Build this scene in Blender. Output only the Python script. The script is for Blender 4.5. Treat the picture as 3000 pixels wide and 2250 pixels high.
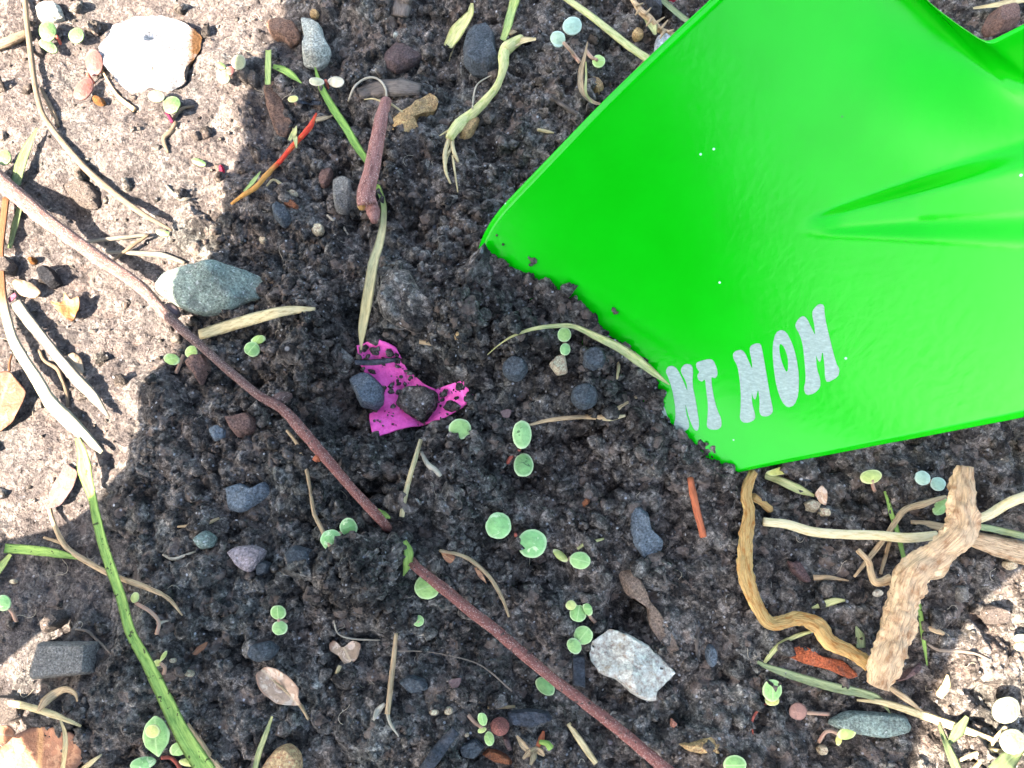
import bpy, bmesh, math, random
import numpy as np
from mathutils import Vector

for o in list(bpy.data.objects):
    bpy.data.objects.remove(o, do_unlink=True)
SC = bpy.context.scene
COL = SC.collection

# ------------------------------------------------------------------ camera
TILT = math.radians(15.0)
DIST = 0.175
LENS = 28.0
KF = 36.0 / LENS
CAM = np.array([0.0, -DIST * math.sin(TILT), DIST * math.cos(TILT)])
cam_d = bpy.data.cameras.new('camera')
cam_d.lens = LENS
cam_d.sensor_width = 36.0
cam_d.sensor_fit = 'HORIZONTAL'
cam_d.clip_start = 0.005
cam_d.clip_end = 100.0
cam = bpy.data.objects.new('camera', cam_d)
COL.objects.link(cam)
cam.location = CAM
cam.rotation_euler = (TILT, 0, 0)
SC.camera = cam

# ------------------------------------------------------------------ light
SUN = np.array([-0.60, -0.34, 0.724])          # direction towards the sun
SUN = SUN / np.linalg.norm(SUN)
world = bpy.data.worlds.new('World')
SC.world = world
world.use_nodes = True
wn = world.node_tree
wn.nodes.clear()
sky = wn.nodes.new('ShaderNodeTexSky')
sky.sky_type = 'NISHITA'
sky.sun_disc = False
sky.sun_elevation = math.asin(SUN[2])
sky.sun_rotation = math.atan2(SUN[0], SUN[1])
sky.dust_density = 2.5
sky.ozone_density = 0.6
wbg = wn.nodes.new('ShaderNodeBackground')
wbg.inputs['Strength'].default_value = 0.10
wout = wn.nodes.new('ShaderNodeOutputWorld')
wn.links.new(sky.outputs[0], wbg.inputs[0])
wn.links.new(wbg.outputs[0], wout.inputs[0])
sun_d = bpy.data.lights.new('sun', 'SUN')
sun_d.energy = 5.0
sun_d.angle = math.radians(0.45)
sun_d.color = (1.0, 0.875, 0.785)
sun = bpy.data.objects.new('sun', sun_d)
COL.objects.link(sun)
sun.rotation_euler = Vector(SUN).to_track_quat('Z', 'Y').to_euler()
sun.location = (0, 0, 2)
vs = SC.view_settings
vs.view_transform = 'Standard'
vs.look = 'None'
vs.exposure = 3.5
vs.gamma = 1.0
vs.use_curve_mapping = False

# ------------------------------------------------------------------ projection: a photo point to the spot on the ground it shows
R_ = np.array([1.0, 0, 0])
U_ = np.array([0, math.cos(TILT), math.sin(TILT)])
F_ = np.array([0, math.sin(TILT), -math.cos(TILT)])
TORG = {1: (0, 0), 2: (750, 0), 3: (1500, 0), 4: (2250, 0), 5: (0, 750), 6: (750, 750), 7: (1500, 750), 8: (2250, 750),
        9: (0, 1500), 10: (750, 1500), 11: (1500, 1500), 12: (2250, 1500)}
TS = 750.0 / 1659.0


def T(t, *xy):
    ox, oy = TORG[t]
    return [(ox + xy[i] * TS, oy + xy[i + 1] * TS) for i in range(0, len(xy), 2)]


def ray(p):
    return F_ + R_ * ((p[0] - 1500) / 3000 * KF) + U_ * ((1125 - p[1]) / 3000 * KF)


def at_z(p, z):
    d = ray(p)
    return CAM + d * ((z - CAM[2]) / d[2])


def scale_at(P):
    return float(np.dot(np.asarray(P) - CAM, F_)) * KF / 3000.0      # metres per photo pixel


def to_px(P):
    v = np.asarray(P) - CAM
    d = v @ F_
    return np.stack([1500 + (v @ R_) / d * 3000 / KF, 1125 - (v @ U_) / d * 3000 / KF], -1)


# ------------------------------------------------------------------ numpy noise
def _h(ix, iy, s):
    n = (ix.astype(np.int64) * 374761393 + iy.astype(np.int64) * 668265263 + s * 1442695041) & 0xffffffff
    n = ((n ^ (n >> 13)) * 1274126177) & 0xffffffff
    n = ((n ^ (n >> 16)) * 2246822519) & 0xffffffff
    return ((n ^ (n >> 15)) & 0xffffff) / float(0xffffff)


def gn(x, y, s=0):
    x0 = np.floor(x); y0 = np.floor(y)
    fx = x - x0; fy = y - y0
    u = fx * fx * fx * (fx * (fx * 6 - 15) + 10); v = fy * fy * fy * (fy * (fy * 6 - 15) + 10)
    def g(ix, iy, dx, dy):
        a = _h(ix, iy, s) * 6.2831853
        return np.cos(a) * dx + np.sin(a) * dy
    a = g(x0, y0, fx, fy); b = g(x0 + 1, y0, fx - 1, fy)
    c = g(x0, y0 + 1, fx, fy - 1); d = g(x0 + 1, y0 + 1, fx - 1, fy - 1)
    return 1.5 * ((a + (b - a) * u) * (1 - v) + (c + (d - c) * u) * v)


def fbm(x, y, s=0, o=4):
    r = 0; a = 1.0
    for i in range(o):
        r = r + a * gn(x, y, s + i * 17); x = x * 2.03 + 5.1; y = y * 2.03 + 9.7; a *= 0.5
    return r


def lumps(x, y, cell, s):
    """rounded lumps with crevices between, 0..1"""
    wx = gn(x / cell * 1.7, y / cell * 1.7, s + 3) * 0.33; wy = gn(x / cell * 1.7, y / cell * 1.7, s + 5) * 0.33
    X = x / cell + wx; Y = y / cell + wy
    X0 = np.floor(X); Y0 = np.floor(Y)
    best = np.full(X.shape, -1.0)
    for i in (-1, 0, 1):
        for j in (-1, 0, 1):
            cx = X0 + i; cy = Y0 + j
            px = cx + 0.1 + 0.8 * _h(cx, cy, s); py = cy + 0.1 + 0.8 * _h(cx, cy, s + 1)
            a = _h(cx, cy, s + 2)
            rad = 0.55 + 0.45 * a
            d2 = ((X - px) ** 2 + (Y - py) ** 2) / (rad * rad)
            best = np.maximum(best, (0.35 + 0.65 * a) * np.sqrt(np.maximum(0, 1 - d2)))
    return np.maximum(best, 0)


# ------------------------------------------------------------------ the lie of the ground (metres)
HB = []   # (x, y, rx, ry, rot, h)


def bump_px(px, py, rx, ry, h, rot=0):
    P = at_z((px, py), 0.002)
    k = scale_at(P)
    HB.append((P[0], P[1], rx * k, ry * k, math.radians(rot), h))


bump_px(1925, 1180, 60, 80, -0.0020)
bump_px(1640, 1030, 520, 190, 0.0046, -42)      # soil heaped against the blade
bump_px(1450, 960, 260, 180, 0.0015)
bump_px(1170, 1170, 230, 160, -0.0060)         # the dug hole round the magenta piece
bump_px(1060, 935, 55, 70, -0.008)
bump_px(1085, 1450, 80, 45, -0.009)
bump_px(1020, 1255, 50, 90, -0.005)
bump_px(1700, 1250, 26, 30, -0.008)
bump_px(1010, 330, 30, 30, -0.006)
bump_px(980, 540, 60, 40, -0.004)
bump_px(1260, 700, 70, 50, -0.004)
bump_px(1850, 1800, 50, 60, -0.006)
bump_px(1060, 640, 60, 40, -0.005)
bump_px(210, 600, 60, 60, -0.004)
bump_px(2870, 2020, 60, 30, -0.005)
bump_px(1180, 1560, 90, 30, -0.005)
bump_px(1090, 1700, 150, 120, 0.0080)
bump_px(1330, 980, 120, 110, 0.0045)
bump_px(930, 1060, 90, 150, 0.0035)
bump_px(1330, 1290, 160, 50, 0.003)
bump_px(1560, 1230, 130, 80, 0.003)
bump_px(1010, 1360, 110, 60, 0.003)          # crumb heap lying over the twig
bump_px(1160, 870, 110, 90, 0.0020)
bump_px(1230, 1390, 170, 70, 0.002)
bump_px(1180, 700, 110, 90, -0.0030)
bump_px(1850, 1780, 60, 60, -0.004)
bump_px(900, 640, 200, 200, -0.0015)
bump_px(300, 500, 400, 300, 0.0015)
bump_px(200, 1300, 300, 300, 0.0015)
bump_px(2800, 1700, 250, 200, 0.0010)
bump_px(1500, 1900, 400, 250, -0.001)
bump_px(700, 1800, 300, 250, 0.001)
PIT = at_z((1185, 1180), 0)
LOOSE_C = at_z((1480, 1080), 0); LOOSE_R = 0.036
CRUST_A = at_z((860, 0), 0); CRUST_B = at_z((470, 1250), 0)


def H(x, y, full=True, want_crust=False):
    x = np.asarray(x, float); y = np.asarray(y, float)
    z = 0.0032 * fbm(x * 24, y * 24, 11, 3)
    for bx, by, rx, ry, rot, h in HB:
        dx = x - bx; dy = y - by
        c, s = math.cos(rot), math.sin(rot)
        z = z + h * np.exp(-((dx * c + dy * s) / rx) ** 2 - ((-dx * s + dy * c) / ry) ** 2)
    loose = np.exp(-(((x - LOOSE_C[0]) / (LOOSE_R * 1.3)) ** 2 + ((y - LOOSE_C[1]) / LOOSE_R) ** 2) ** 1.5)
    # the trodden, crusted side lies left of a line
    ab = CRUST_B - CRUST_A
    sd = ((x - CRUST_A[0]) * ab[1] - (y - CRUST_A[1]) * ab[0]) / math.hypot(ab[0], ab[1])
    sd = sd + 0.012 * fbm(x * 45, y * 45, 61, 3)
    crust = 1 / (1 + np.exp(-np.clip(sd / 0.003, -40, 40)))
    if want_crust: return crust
    a = 0.66 + 0.45 * loose - 0.46 * crust
    pit = np.exp(-((x - PIT[0]) / 0.015) ** 2 - ((y - PIT[1]) / 0.011) ** 2)
    a = a * (1 - 0.8 * pit)
    z = z + a * 0.0062 * lumps(x, y, 0.0105, 101)
    if full:
        z = z + a * 0.0044 * lumps(x, y, 0.0047, 211)
        z = z + (0.12 + 0.8 * a) * 0.0022 * lumps(x, y, 0.0021, 307)
        z = z + (0.40 + 0.5 * a) * 0.0009 * lumps(x, y, 0.00105, 401)
        z = z + 0.00016 * gn(x * 1900, y * 1900, 77) * (0.6 + 0.5 * a)
    else:
        z = z + a * 0.0028 + 0.0008
    return z


def W(px, py, dz=0.0, full=False):
    z = 0.003
    for _ in range(4):
        P = at_z((px, py), z)
        z = float(H(P[0:1], P[1:2], full)[0]) + dz
    return at_z((px, py), z)


# ------------------------------------------------------------------ object helpers
def tag(o, label, cat, group=None, kind=None):
    if label: o['label'] = label
    if cat: o['category'] = cat
    if group: o['group'] = group
    if kind: o['kind'] = kind
    return o


def mesh_obj(name, V, Fc, mat, parent=None, uv=None, smooth=True, origin=None):
    V = np.asarray(V, float)
    if parent is not None:
        o0 = np.array(parent.matrix_basis.translation) if parent.parent is None else np.array(parent.matrix_basis.translation) + np.array(parent.parent.matrix_basis.translation)
        V = V - o0
        loc = (0, 0, 0)
    else:
        if origin is None:
            origin = np.array([V[:, 0].mean(), V[:, 1].mean(), V[:, 2].min()])
        V = V - origin
        loc = tuple(origin)
    me = bpy.data.meshes.new(name)
    if isinstance(Fc, np.ndarray):
        n, k = Fc.shape
        me.vertices.add(len(V)); me.vertices.foreach_set('co', V.astype(np.float32).ravel())
        me.loops.add(n * k); me.loops.foreach_set('vertex_index', Fc.astype(np.int32).ravel())
        me.polygons.add(n); me.polygons.foreach_set('loop_start', np.arange(0, n * k, k, dtype=np.int32))
        me.polygons.foreach_set('loop_total', np.full(n, k, dtype=np.int32))
        me.update(calc_edges=True)
    else:
        me.from_pydata([tuple(v) for v in V], [], [tuple(f) for f in Fc])
        me.update()
    if uv is not None:
        ul = me.uv_layers.new(name='UVMap')
        li = np.zeros(len(me.loops), np.int32); me.loops.foreach_get('vertex_index', li)
        ul.data.foreach_set('uv', np.asarray(uv, np.float32)[li].ravel())
    if smooth:
        me.polygons.foreach_set('use_smooth', np.ones(len(me.polygons), bool))
    me.materials.append(mat)
    o = bpy.data.objects.new(name, me)
    COL.objects.link(o)
    o.location = loc
    if parent is not None: o.parent = parent
    return o


def empty(name, loc):
    o = bpy.data.objects.new(name, None)
    o.empty_display_size = 0.002
    COL.objects.link(o)
    o.location = tuple(loc)
    o.matrix_basis.translation = Vector(loc)
    return o


# ------------------------------------------------------------------ materials
def lin(c): return tuple(((v / 255.0 + 0.055) / 1.055) ** 2.4 if v > 10.3 else v / 255.0 / 12.92 for v in c)


GAIN = np.array([1.06, 1.16, 1.36])      # what the open shade returns for a base colour of 1


def S(r, g, b):
    """base colour of a thing that shows as r, g, b in the open shade"""
    c = np.array(lin((r, g, b))) / GAIN
    return tuple(np.clip(c, 0.004, 0.8))


MATS = {}


class NT:
    def __init__(s, name):
        s.m = bpy.data.materials.new(name); s.m.use_nodes = True
        s.t = s.m.node_tree; s.t.nodes.clear()
        s.out = s.n('ShaderNodeOutputMaterial'); s.b = s.n('ShaderNodeBsdfPrincipled')
        s.l(s.b.outputs[0], s.out.inputs[0])

    def n(s, k, **kw):
        x = s.t.nodes.new(k)
        for a, v in kw.items(): setattr(x, a, v)
        return x

    def l(s, a, b): s.t.links.new(a, b)

    def noise(s, vec, scale, detail=4, rough=0.6, dist=0.0):
        x = s.n('ShaderNodeTexNoise'); x.inputs['Scale'].default_value = scale; x.inputs['Detail'].default_value = detail
        x.inputs['Roughness'].default_value = rough; x.inputs['Distortion'].default_value = dist
        s.l(vec, x.inputs['Vector']); return x

    def ramp(s, fac, stops):
        r = s.n('ShaderNodeValToRGB'); e = r.color_ramp.elements
        while len(e) < len(stops): e.new(0.5)
        for i, (p, c) in enumerate(stops):
            e[i].position = p; e[i].color = tuple(c) + (1,) if len(c) == 3 else c
        s.l(fac, r.inputs[0]); return r

    def mix(s, fac, a, b, mode='MIX'):
        m = s.n('ShaderNodeMix', data_type='RGBA', blend_type=mode)
        if hasattr(fac, 'links'): s.l(fac, m.inputs[0])
        else: m.inputs[0].default_value = fac
        for v, i in ((a, 6), (b, 7)):
            if hasattr(v, 'links'): s.l(v, m.inputs[i])
            else: m.inputs[i].default_value = tuple(v) + (1,)
        return m.outputs[2]

    def bump(s, height, dist, strength=1.0, normal=None):
        b = s.n('ShaderNodeBump'); b.inputs['Distance'].default_value = dist; b.inputs['Strength'].default_value = strength
        s.l(height, b.inputs['Height'])
        if normal is not None: s.l(normal, b.inputs['Normal'])
        return b.outputs[0]


def sc3(c, k): return tuple(min(0.9, v * k) for v in c)


def stone_mat(name, c, var=0.45, scale=420, speck=0.0, speck_col=(0.6, 0.6, 0.6), rough=0.75, stain=None, bump=0.00025, dust=True):
    if name in MATS: return MATS[name]
    t = NT(name); tc = t.n('ShaderNodeTexCoord').outputs['Object']
    n1 = t.noise(tc, scale, 6, 0.7, 0.6)
    col = t.ramp(n1.outputs[0], [(0.28, sc3(c, 1 - var)), (0.5, c), (0.72, sc3(c, 1 + var))]).outputs[0]
    n2 = t.noise(tc, scale * 5, 3, 0.7)
    col = t.mix(0.7, col, t.ramp(n2.outputs[0], [(0.32, (0.08, 0.08, 0.08)), (0.5, (0.5, 0.5, 0.5)), (0.68, (0.95, 0.95, 0.95))]).outputs[0], 'OVERLAY')
    if speck > 0:
        n3 = t.noise(tc, scale * 2.7, 3, 0.6)
        f = t.ramp(n3.outputs[0], [(0.72 - speck, (0, 0, 0)), (0.76 - speck, (1, 1, 1))]).outputs[0]
        col = t.mix(f, col, speck_col)
    if stain:
        sep = t.n('ShaderNodeSeparateXYZ'); t.l(tc, sep.inputs[0])
        ax, lo, hi, sc = stain
        ns = t.noise(tc, 260, 4, 0.6)
        ad = t.n('ShaderNodeMath', operation='MULTIPLY_ADD'); t.l(ns.outputs[0], ad.inputs[0]); ad.inputs[1].default_value = (hi - lo) * 1.2
        t.l(sep.outputs[ax], ad.inputs[2])
        mr = t.n('ShaderNodeMapRange'); t.l(ad.outputs[0], mr.inputs[0]); mr.inputs[1].default_value = lo + (hi - lo) * 0.6; mr.inputs[2].default_value = hi + (hi - lo) * 0.6
        col = t.mix(mr.outputs[0], col, sc)
    nd = t.noise(tc, 230, 6, 0.7)
    col = t.mix(t.ramp(nd.outputs[0], [(0.50, (0, 0, 0)), (0.68, (0.7, 0.7, 0.7))]).outputs[0], col, (0.085, 0.075, 0.067)) if dust else col
    t.l(col, t.b.inputs['Base Color'])
    t.b.inputs['Roughness'].default_value = rough; t.b.inputs['Specular IOR Level'].default_value = 0.18
    nb = t.noise(tc, scale * 2.2, 8, 0.72)
    t.l(t.bump(nb.outputs[0], bump * 8), t.b.inputs['Normal'])
    MATS[name] = t.m
    return t.m


def fibre_mat(name, c, c2=None, var=0.4, rough=0.65, lent=None, end=None, bump=0.00012, spot=None, trans=0.0, crack=None):
    """plant fibre: streaks run along the length (UV v in millimetres, u around); end=(colour, v position, softness)"""
    if name in MATS: return MATS[name]
    c2 = c2 or sc3(c, 0.6)
    t = NT(name); uv = t.n('ShaderNodeTexCoord').outputs['UV']
    mp = t.n('ShaderNodeMapping'); mp.inputs['Scale'].default_value = (9, 0.22, 1); t.l(uv, mp.inputs[0])
    n1 = t.noise(mp.outputs[0], 1.0, 5, 0.7)
    col = t.ramp(n1.outputs[0], [(0.3, sc3(c, 1 - var)), (0.5, c), (0.72, sc3(c, 1 + var * 0.8))]).outputs[0]
    mp2 = t.n('ShaderNodeMapping'); mp2.inputs['Scale'].default_value = (2, 0.35, 1); t.l(uv, mp2.inputs[0])
    n2 = t.noise(mp2.outputs[0], 1.0, 4, 0.65)
    f = t.ramp(n2.outputs[0], [(0.48, (0, 0, 0)), (0.66, (1, 1, 1))]).outputs[0]
    col = t.mix(f, col, c2)
    if end:
        sep = t.n('ShaderNodeSeparateXYZ'); t.l(uv, sep.inputs[0])
        ad = t.n('ShaderNodeMath', operation='MULTIPLY_ADD'); t.l(n2.outputs[0], ad.inputs[0]); ad.inputs[1].default_value = end[2]; t.l(sep.outputs[1], ad.inputs[2])
        mr = t.n('ShaderNodeMapRange'); t.l(ad.outputs[0], mr.inputs[0]); mr.inputs[1].default_value = end[1]; mr.inputs[2].default_value = end[1] + end[2]
        col = t.mix(mr.outputs[0], col, t.mix(f, end[0], sc3(end[0], 0.7)))
    if lent:
        mp3 = t.n('ShaderNodeMapping'); mp3.inputs['Scale'].default_value = (5, 1.2, 1); t.l(uv, mp3.inputs[0])
        v = t.n('ShaderNodeTexVoronoi'); v.inputs['Scale'].default_value = 1.7; t.l(mp3.outputs[0], v.inputs['Vector'])
        f3 = t.ramp(v.outputs['Distance'], [(0.16, (1, 1, 1)), (0.30, (0, 0, 0))]).outputs[0]
        col = t.mix(f3, col, lent)
    if crack:
        mp4 = t.n('ShaderNodeMapping'); mp4.inputs['Scale'].default_value = (5, 0.16, 1); t.l(uv, mp4.inputs[0])
        n5 = t.noise(mp4.outputs[0], 1.0, 6, 0.75, 0.6)
        col = t.mix(t.ramp(n5.outputs[0], [(0.31, (1, 1, 1)), (0.37, (0, 0, 0))]).outputs[0], col, crack)
    if spot:
        tc = t.n('ShaderNodeTexCoord').outputs['Object']
        n4 = t.noise(tc, 900, 2, 0.5)
        f4 = t.ramp(n4.outputs[0], [(0.64, (0, 0, 0)), (0.68, (1, 1, 1))]).outputs[0]
        col = t.mix(f4, col, spot)
    t.l(col, t.b.inputs['Base Color'])
    t.b.inputs['Roughness'].default_value = rough; t.b.inputs['Specular IOR Level'].default_value = 0.18
    t.l(t.bump(n1.outputs[0], bump * 3), t.b.inputs['Normal'])
    if trans > 0:
        tr = t.n('ShaderNodeBsdfTranslucent'); t.l(col, tr.inputs[0])
        ms = t.n('ShaderNodeMixShader'); ms.inputs[0].default_value = trans
        t.l(t.b.outputs[0], ms.inputs[1]); t.l(tr.outputs[0], ms.inputs[2]); t.l(ms.outputs[0], t.out.inputs[0])
    MATS[name] = t.m
    return t.m


def leaf_mat(name, c, rim=None, blot=None, vein=None, rough=0.55, trans=0.15, var=0.25, bl=0.6):
    """leaf sheet; UV runs -1..1 over the leaf, the midrib along v"""
    if name in MATS: return MATS[name]
    t = NT(name); tcn = t.n('ShaderNodeTexCoord'); tc = tcn.outputs['Object']; uv = tcn.outputs['UV']
    n1 = t.noise(tc, 700, 5, 0.65)
    col = t.ramp(n1.outputs[0], [(0.3, sc3(c, 1 - var)), (0.5, c), (0.72, sc3(c, 1 + var))]).outputs[0]
    oi = t.n('ShaderNodeObjectInfo')
    col = t.mix(1.0, col, t.ramp(oi.outputs['Random'], [(0.0, (0.72, 0.80, 0.70)), (0.5, (1.0, 1.0, 1.0)), (1.0, (1.22, 1.06, 0.85))]).outputs[0], 'MULTIPLY')
    if blot:
        n2 = t.noise(tc, 480, 4, 0.65, 0.8)
        col = t.mix(t.ramp(n2.outputs[0], [(bl, (0, 0, 0)), (bl + 0.05, (1, 1, 1))]).outputs[0], col, blot)
    ln = t.n('ShaderNodeVectorMath', operation='LENGTH'); t.l(uv, ln.inputs[0])
    if rim:
        col = t.mix(t.ramp(ln.outputs['Value'], [(0.80, (0, 0, 0)), (0.97, (1, 1, 1))]).outputs[0], col, rim)
    sep = t.n('ShaderNodeSeparateXYZ'); t.l(uv, sep.inputs[0])
    ab = t.n('ShaderNodeMath', operation='ABSOLUTE'); t.l(sep.outputs[0], ab.inputs[0])
    if vein:
        col = t.mix(t.ramp(ab.outputs[0], [(0.03, (0.75, 0.75, 0.75)), (0.09, (0, 0, 0))]).outputs[0], col, vein)
    t.l(col, t.b.inputs['Base Color'])
    t.b.inputs['Roughness'].default_value = rough; t.b.inputs['Specular IOR Level'].default_value = 0.4
    t.l(t.bump(t.noise(tc, 1500, 4, 0.6).outputs[0], 0.00025), t.b.inputs['Normal'])
    tr = t.n('ShaderNodeBsdfTranslucent'); t.l(col, tr.inputs[0])
    ms = t.n('ShaderNodeMixShader'); ms.inputs[0].default_value = trans
    t.l(t.b.outputs[0], ms.inputs[1]); t.l(tr.outputs[0], ms.inputs[2]); t.l(ms.outputs[0], t.out.inputs[0])
    MATS[name] = t.m
    return t.m


def soil_material(name='soil', k=1.0):
    t = NT(name); tc = t.n('ShaderNodeTexCoord').outputs['Object']
    n0 = t.noise(tc, 70, 4, 0.65)
    n1 = t.noise(tc, 330, 5, 0.72, 0.5)
    n3 = t.noise(tc, 1500, 4, 0.75, 0.3)
    sc = lambda c: tuple(k * a for a in c)
    col = t.ramp(n1.outputs[0], [(0.28, sc((0.020, 0.0175, 0.016))), (0.50, sc((0.080, 0.071, 0.065))), (0.72, sc((0.155, 0.140, 0.130)))]).outputs[0]
    # fine granules: dark humus specks and pale mineral dust
    gran = t.ramp(n3.outputs[0], [(0.30, (0.10, 0.10, 0.10)), (0.46, (0.62, 0.62, 0.62)), (0.58, (1.0, 1.0, 1.0)), (0.72, (2.3, 2.25, 2.15))]).outputs[0]
    col = t.mix(1.0, col, gran, 'MULTIPLY')
    cool = t.ramp(n0.outputs[0], [(0.36, (0.88, 0.95, 0.90)), (0.5, (1.0, 0.96, 0.89)), (0.66, (1.12, 0.98, 0.86))]).outputs[0]
    col = t.mix(0.9, col, cool, 'MULTIPLY')
    base_col = col
    # every crumb its own shade
    wv = t.n('ShaderNodeVectorMath', operation='MULTIPLY_ADD'); t.l(n1.outputs['Color'], wv.inputs[0]); wv.inputs[1].default_value = (0.0022, 0.0022, 0.0022); t.l(tc, wv.inputs[2])
    for vsc, lo, hi in ((300, 0.42, 1.55), (850, 0.45, 1.5)):
        vv = t.n('ShaderNodeTexVoronoi'); vv.inputs['Scale'].default_value = vsc; t.l(wv.outputs[0], vv.inputs['Vector'])
        vc = t.n('ShaderNodeSeparateColor'); t.l(vv.outputs['Color'], vc.inputs[0])
        col = t.mix(1.0, col, t.ramp(vc.outputs[0], [(0.0, (lo, lo, lo)), (1.0, (hi, hi, hi * 0.97))]).outputs[0], 'MULTIPLY')
    if name == 'clod_soil':
        oi = t.n('ShaderNodeObjectInfo')
        col = t.mix(1.0, col, t.ramp(oi.outputs['Random'], [(0.0, (0.75, 0.75, 0.75)), (1.0, (1.3, 1.28, 1.25))]).outputs[0], 'MULTIPLY')
    v2 = t.n('ShaderNodeTexVoronoi'); v2.inputs['Scale'].default_value = 520; t.l(tc, v2.inputs['Vector'])
    sp = t.n('ShaderNodeSeparateColor'); t.l(v2.outputs['Color'], sp.inputs[0])
    br = t.ramp(sp.outputs[0], [(0.90, (0, 0, 0)), (0.93, (0.5, 0.5, 0.5))]).outputs[0]
    col = t.mix(br, col, sc((0.13, 0.095, 0.072)))
    v = t.n('ShaderNodeTexVoronoi'); v.inputs['Scale'].default_value = 1000; t.l(tc, v.inputs['Vector'])
    s2 = t.n('ShaderNodeSeparateColor'); t.l(v.outputs['Color'], s2.inputs[0])
    g1 = t.n('ShaderNodeMath', operation='GREATER_THAN'); t.l(s2.outputs[1], g1.inputs[0]); g1.inputs[1].default_value = 0.82
    g2 = t.ramp(v.outputs['Distance'], [(0.18, (1, 1, 1)), (0.34, (0, 0, 0))]).outputs[0]
    gm = t.n('ShaderNodeMath', operation='MULTIPLY'); t.l(g1.outputs[0], gm.inputs[0]); t.l(g2, gm.inputs[1])
    gc = t.ramp(s2.outputs[2], [(0.0, (0.15, 0.15, 0.155)), (0.7, (0.24, 0.22, 0.20)), (0.9, (0.42, 0.41, 0.39)), (1.0, (0.60, 0.58, 0.55))]).outputs[0]
    col = t.mix(gm.outputs[0], col, gc)
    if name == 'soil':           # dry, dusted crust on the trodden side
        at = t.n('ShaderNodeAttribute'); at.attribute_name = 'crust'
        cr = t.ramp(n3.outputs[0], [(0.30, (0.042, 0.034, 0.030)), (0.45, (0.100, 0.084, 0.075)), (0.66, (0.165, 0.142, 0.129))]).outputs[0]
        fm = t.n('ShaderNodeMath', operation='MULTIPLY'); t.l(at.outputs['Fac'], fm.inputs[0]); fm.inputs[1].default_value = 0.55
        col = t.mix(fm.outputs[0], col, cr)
    t.l(col, t.b.inputs['Base Color'])
    t.b.inputs['Roughness'].default_value = 0.9; t.b.inputs['Specular IOR Level'].default_value = 0.08
    ad = t.n('ShaderNodeMath', operation='ADD'); t.l(n3.outputs[0], ad.inputs[0]); t.l(n1.outputs[0], ad.inputs[1])
    t.l(t.bump(ad.outputs[0], 0.0016), t.b.inputs['Normal'])
    return t.m


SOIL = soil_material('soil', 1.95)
CLOD = soil_material('clod_soil', 1.8)

# ------------------------------------------------------------------ ground: one sheet, fine where it is seen, coarse to the horizon
def axis(lo, hi, n, far, m):
    core = np.linspace(lo, hi, n)
    st = core[1] - core[0]
    g = (far / st) ** (1.0 / m)
    ext = np.cumsum(st * g ** np.arange(1, m + 1))
    ext = ext * (far / ext[-1]) if ext[-1] > far else ext
    return np.concatenate([lo - ext[::-1], core, hi + ext])


gx = axis(-0.150, 0.150, 900, 12.0, 60)
gy = axis(-0.096, 0.126, 670, 12.0, 60)
GX, GY = np.meshgrid(gx, gy)
GZ = H(GX.ravel(), GY.ravel())
VV = np.stack([GX.ravel(), GY.ravel(), GZ], 1)
# sideways jostle so that crumbs overhang a little
core = (np.abs(VV[:, 0]) < 0.155) & (VV[:, 1] > -0.1) & (VV[:, 1] < 0.13)
VV[:, 0] += core * 0.00035 * gn(VV[:, 0] * 700, VV[:, 1] * 700, 501)
VV[:, 1] += core * 0.00035 * gn(VV[:, 0] * 700, VV[:, 1] * 700, 502)
nx, ny = len(gx), len(gy)
ii = (np.arange(ny - 1)[:, None] * nx + np.arange(nx - 1)[None, :]).ravel()
FF = np.stack([ii, ii + 1, ii + nx + 1, ii + nx], 1)
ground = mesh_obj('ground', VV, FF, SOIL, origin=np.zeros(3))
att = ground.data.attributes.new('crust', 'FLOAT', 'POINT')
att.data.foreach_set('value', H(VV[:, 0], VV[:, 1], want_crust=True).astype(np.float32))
tag(ground, 'dark crumbly garden soil, sunlit and crusted at the left', None, kind='structure')
rng = random.Random(5)
nrng = np.random.default_rng(7)


# quick look-up of the heights for everything that is laid on the ground
_gz = GZ.reshape(ny, nx)
_cx = np.linspace(-0.2, 0.2, 500); _cy = np.linspace(-0.15, 0.18, 420)
_CX, _CY = np.meshgrid(_cx, _cy)
_cz = H(_CX.ravel(), _CY.ravel(), False).reshape(420, 500)


def H(x, y, full=True):
    x = np.asarray(x, float); y = np.asarray(y, float)
    ax, ay, g = (gx, gy, _gz) if full else (_cx, _cy, _cz)
    i = np.clip(np.searchsorted(ax, x) - 1, 0, len(ax) - 2); j = np.clip(np.searchsorted(ay, y) - 1, 0, len(ay) - 2)
    u = np.clip((x - ax[i]) / (ax[i + 1] - ax[i]), 0, 1); v = np.clip((y - ay[j]) / (ay[j + 1] - ay[j]), 0, 1)
    return (g[j, i] * (1 - u) + g[j, i + 1] * u) * (1 - v) + (g[j + 1, i] * (1 - u) + g[j + 1, i + 1] * u) * v


# ------------------------------------------------------------------ shape builders
def resample(P, n, closed=False):
    P = np.asarray(P, float)
    if closed: P = np.vstack([P, P[:1]])
    d = np.r_[0, np.cumsum(np.linalg.norm(np.diff(P, axis=0), axis=1))]
    t = np.linspace(0, d[-1], n + 1 if closed else n)
    if closed: t = t[:-1]
    return np.stack([np.interp(t, d, P[:, k]) for k in range(P.shape[1])], 1)


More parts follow.
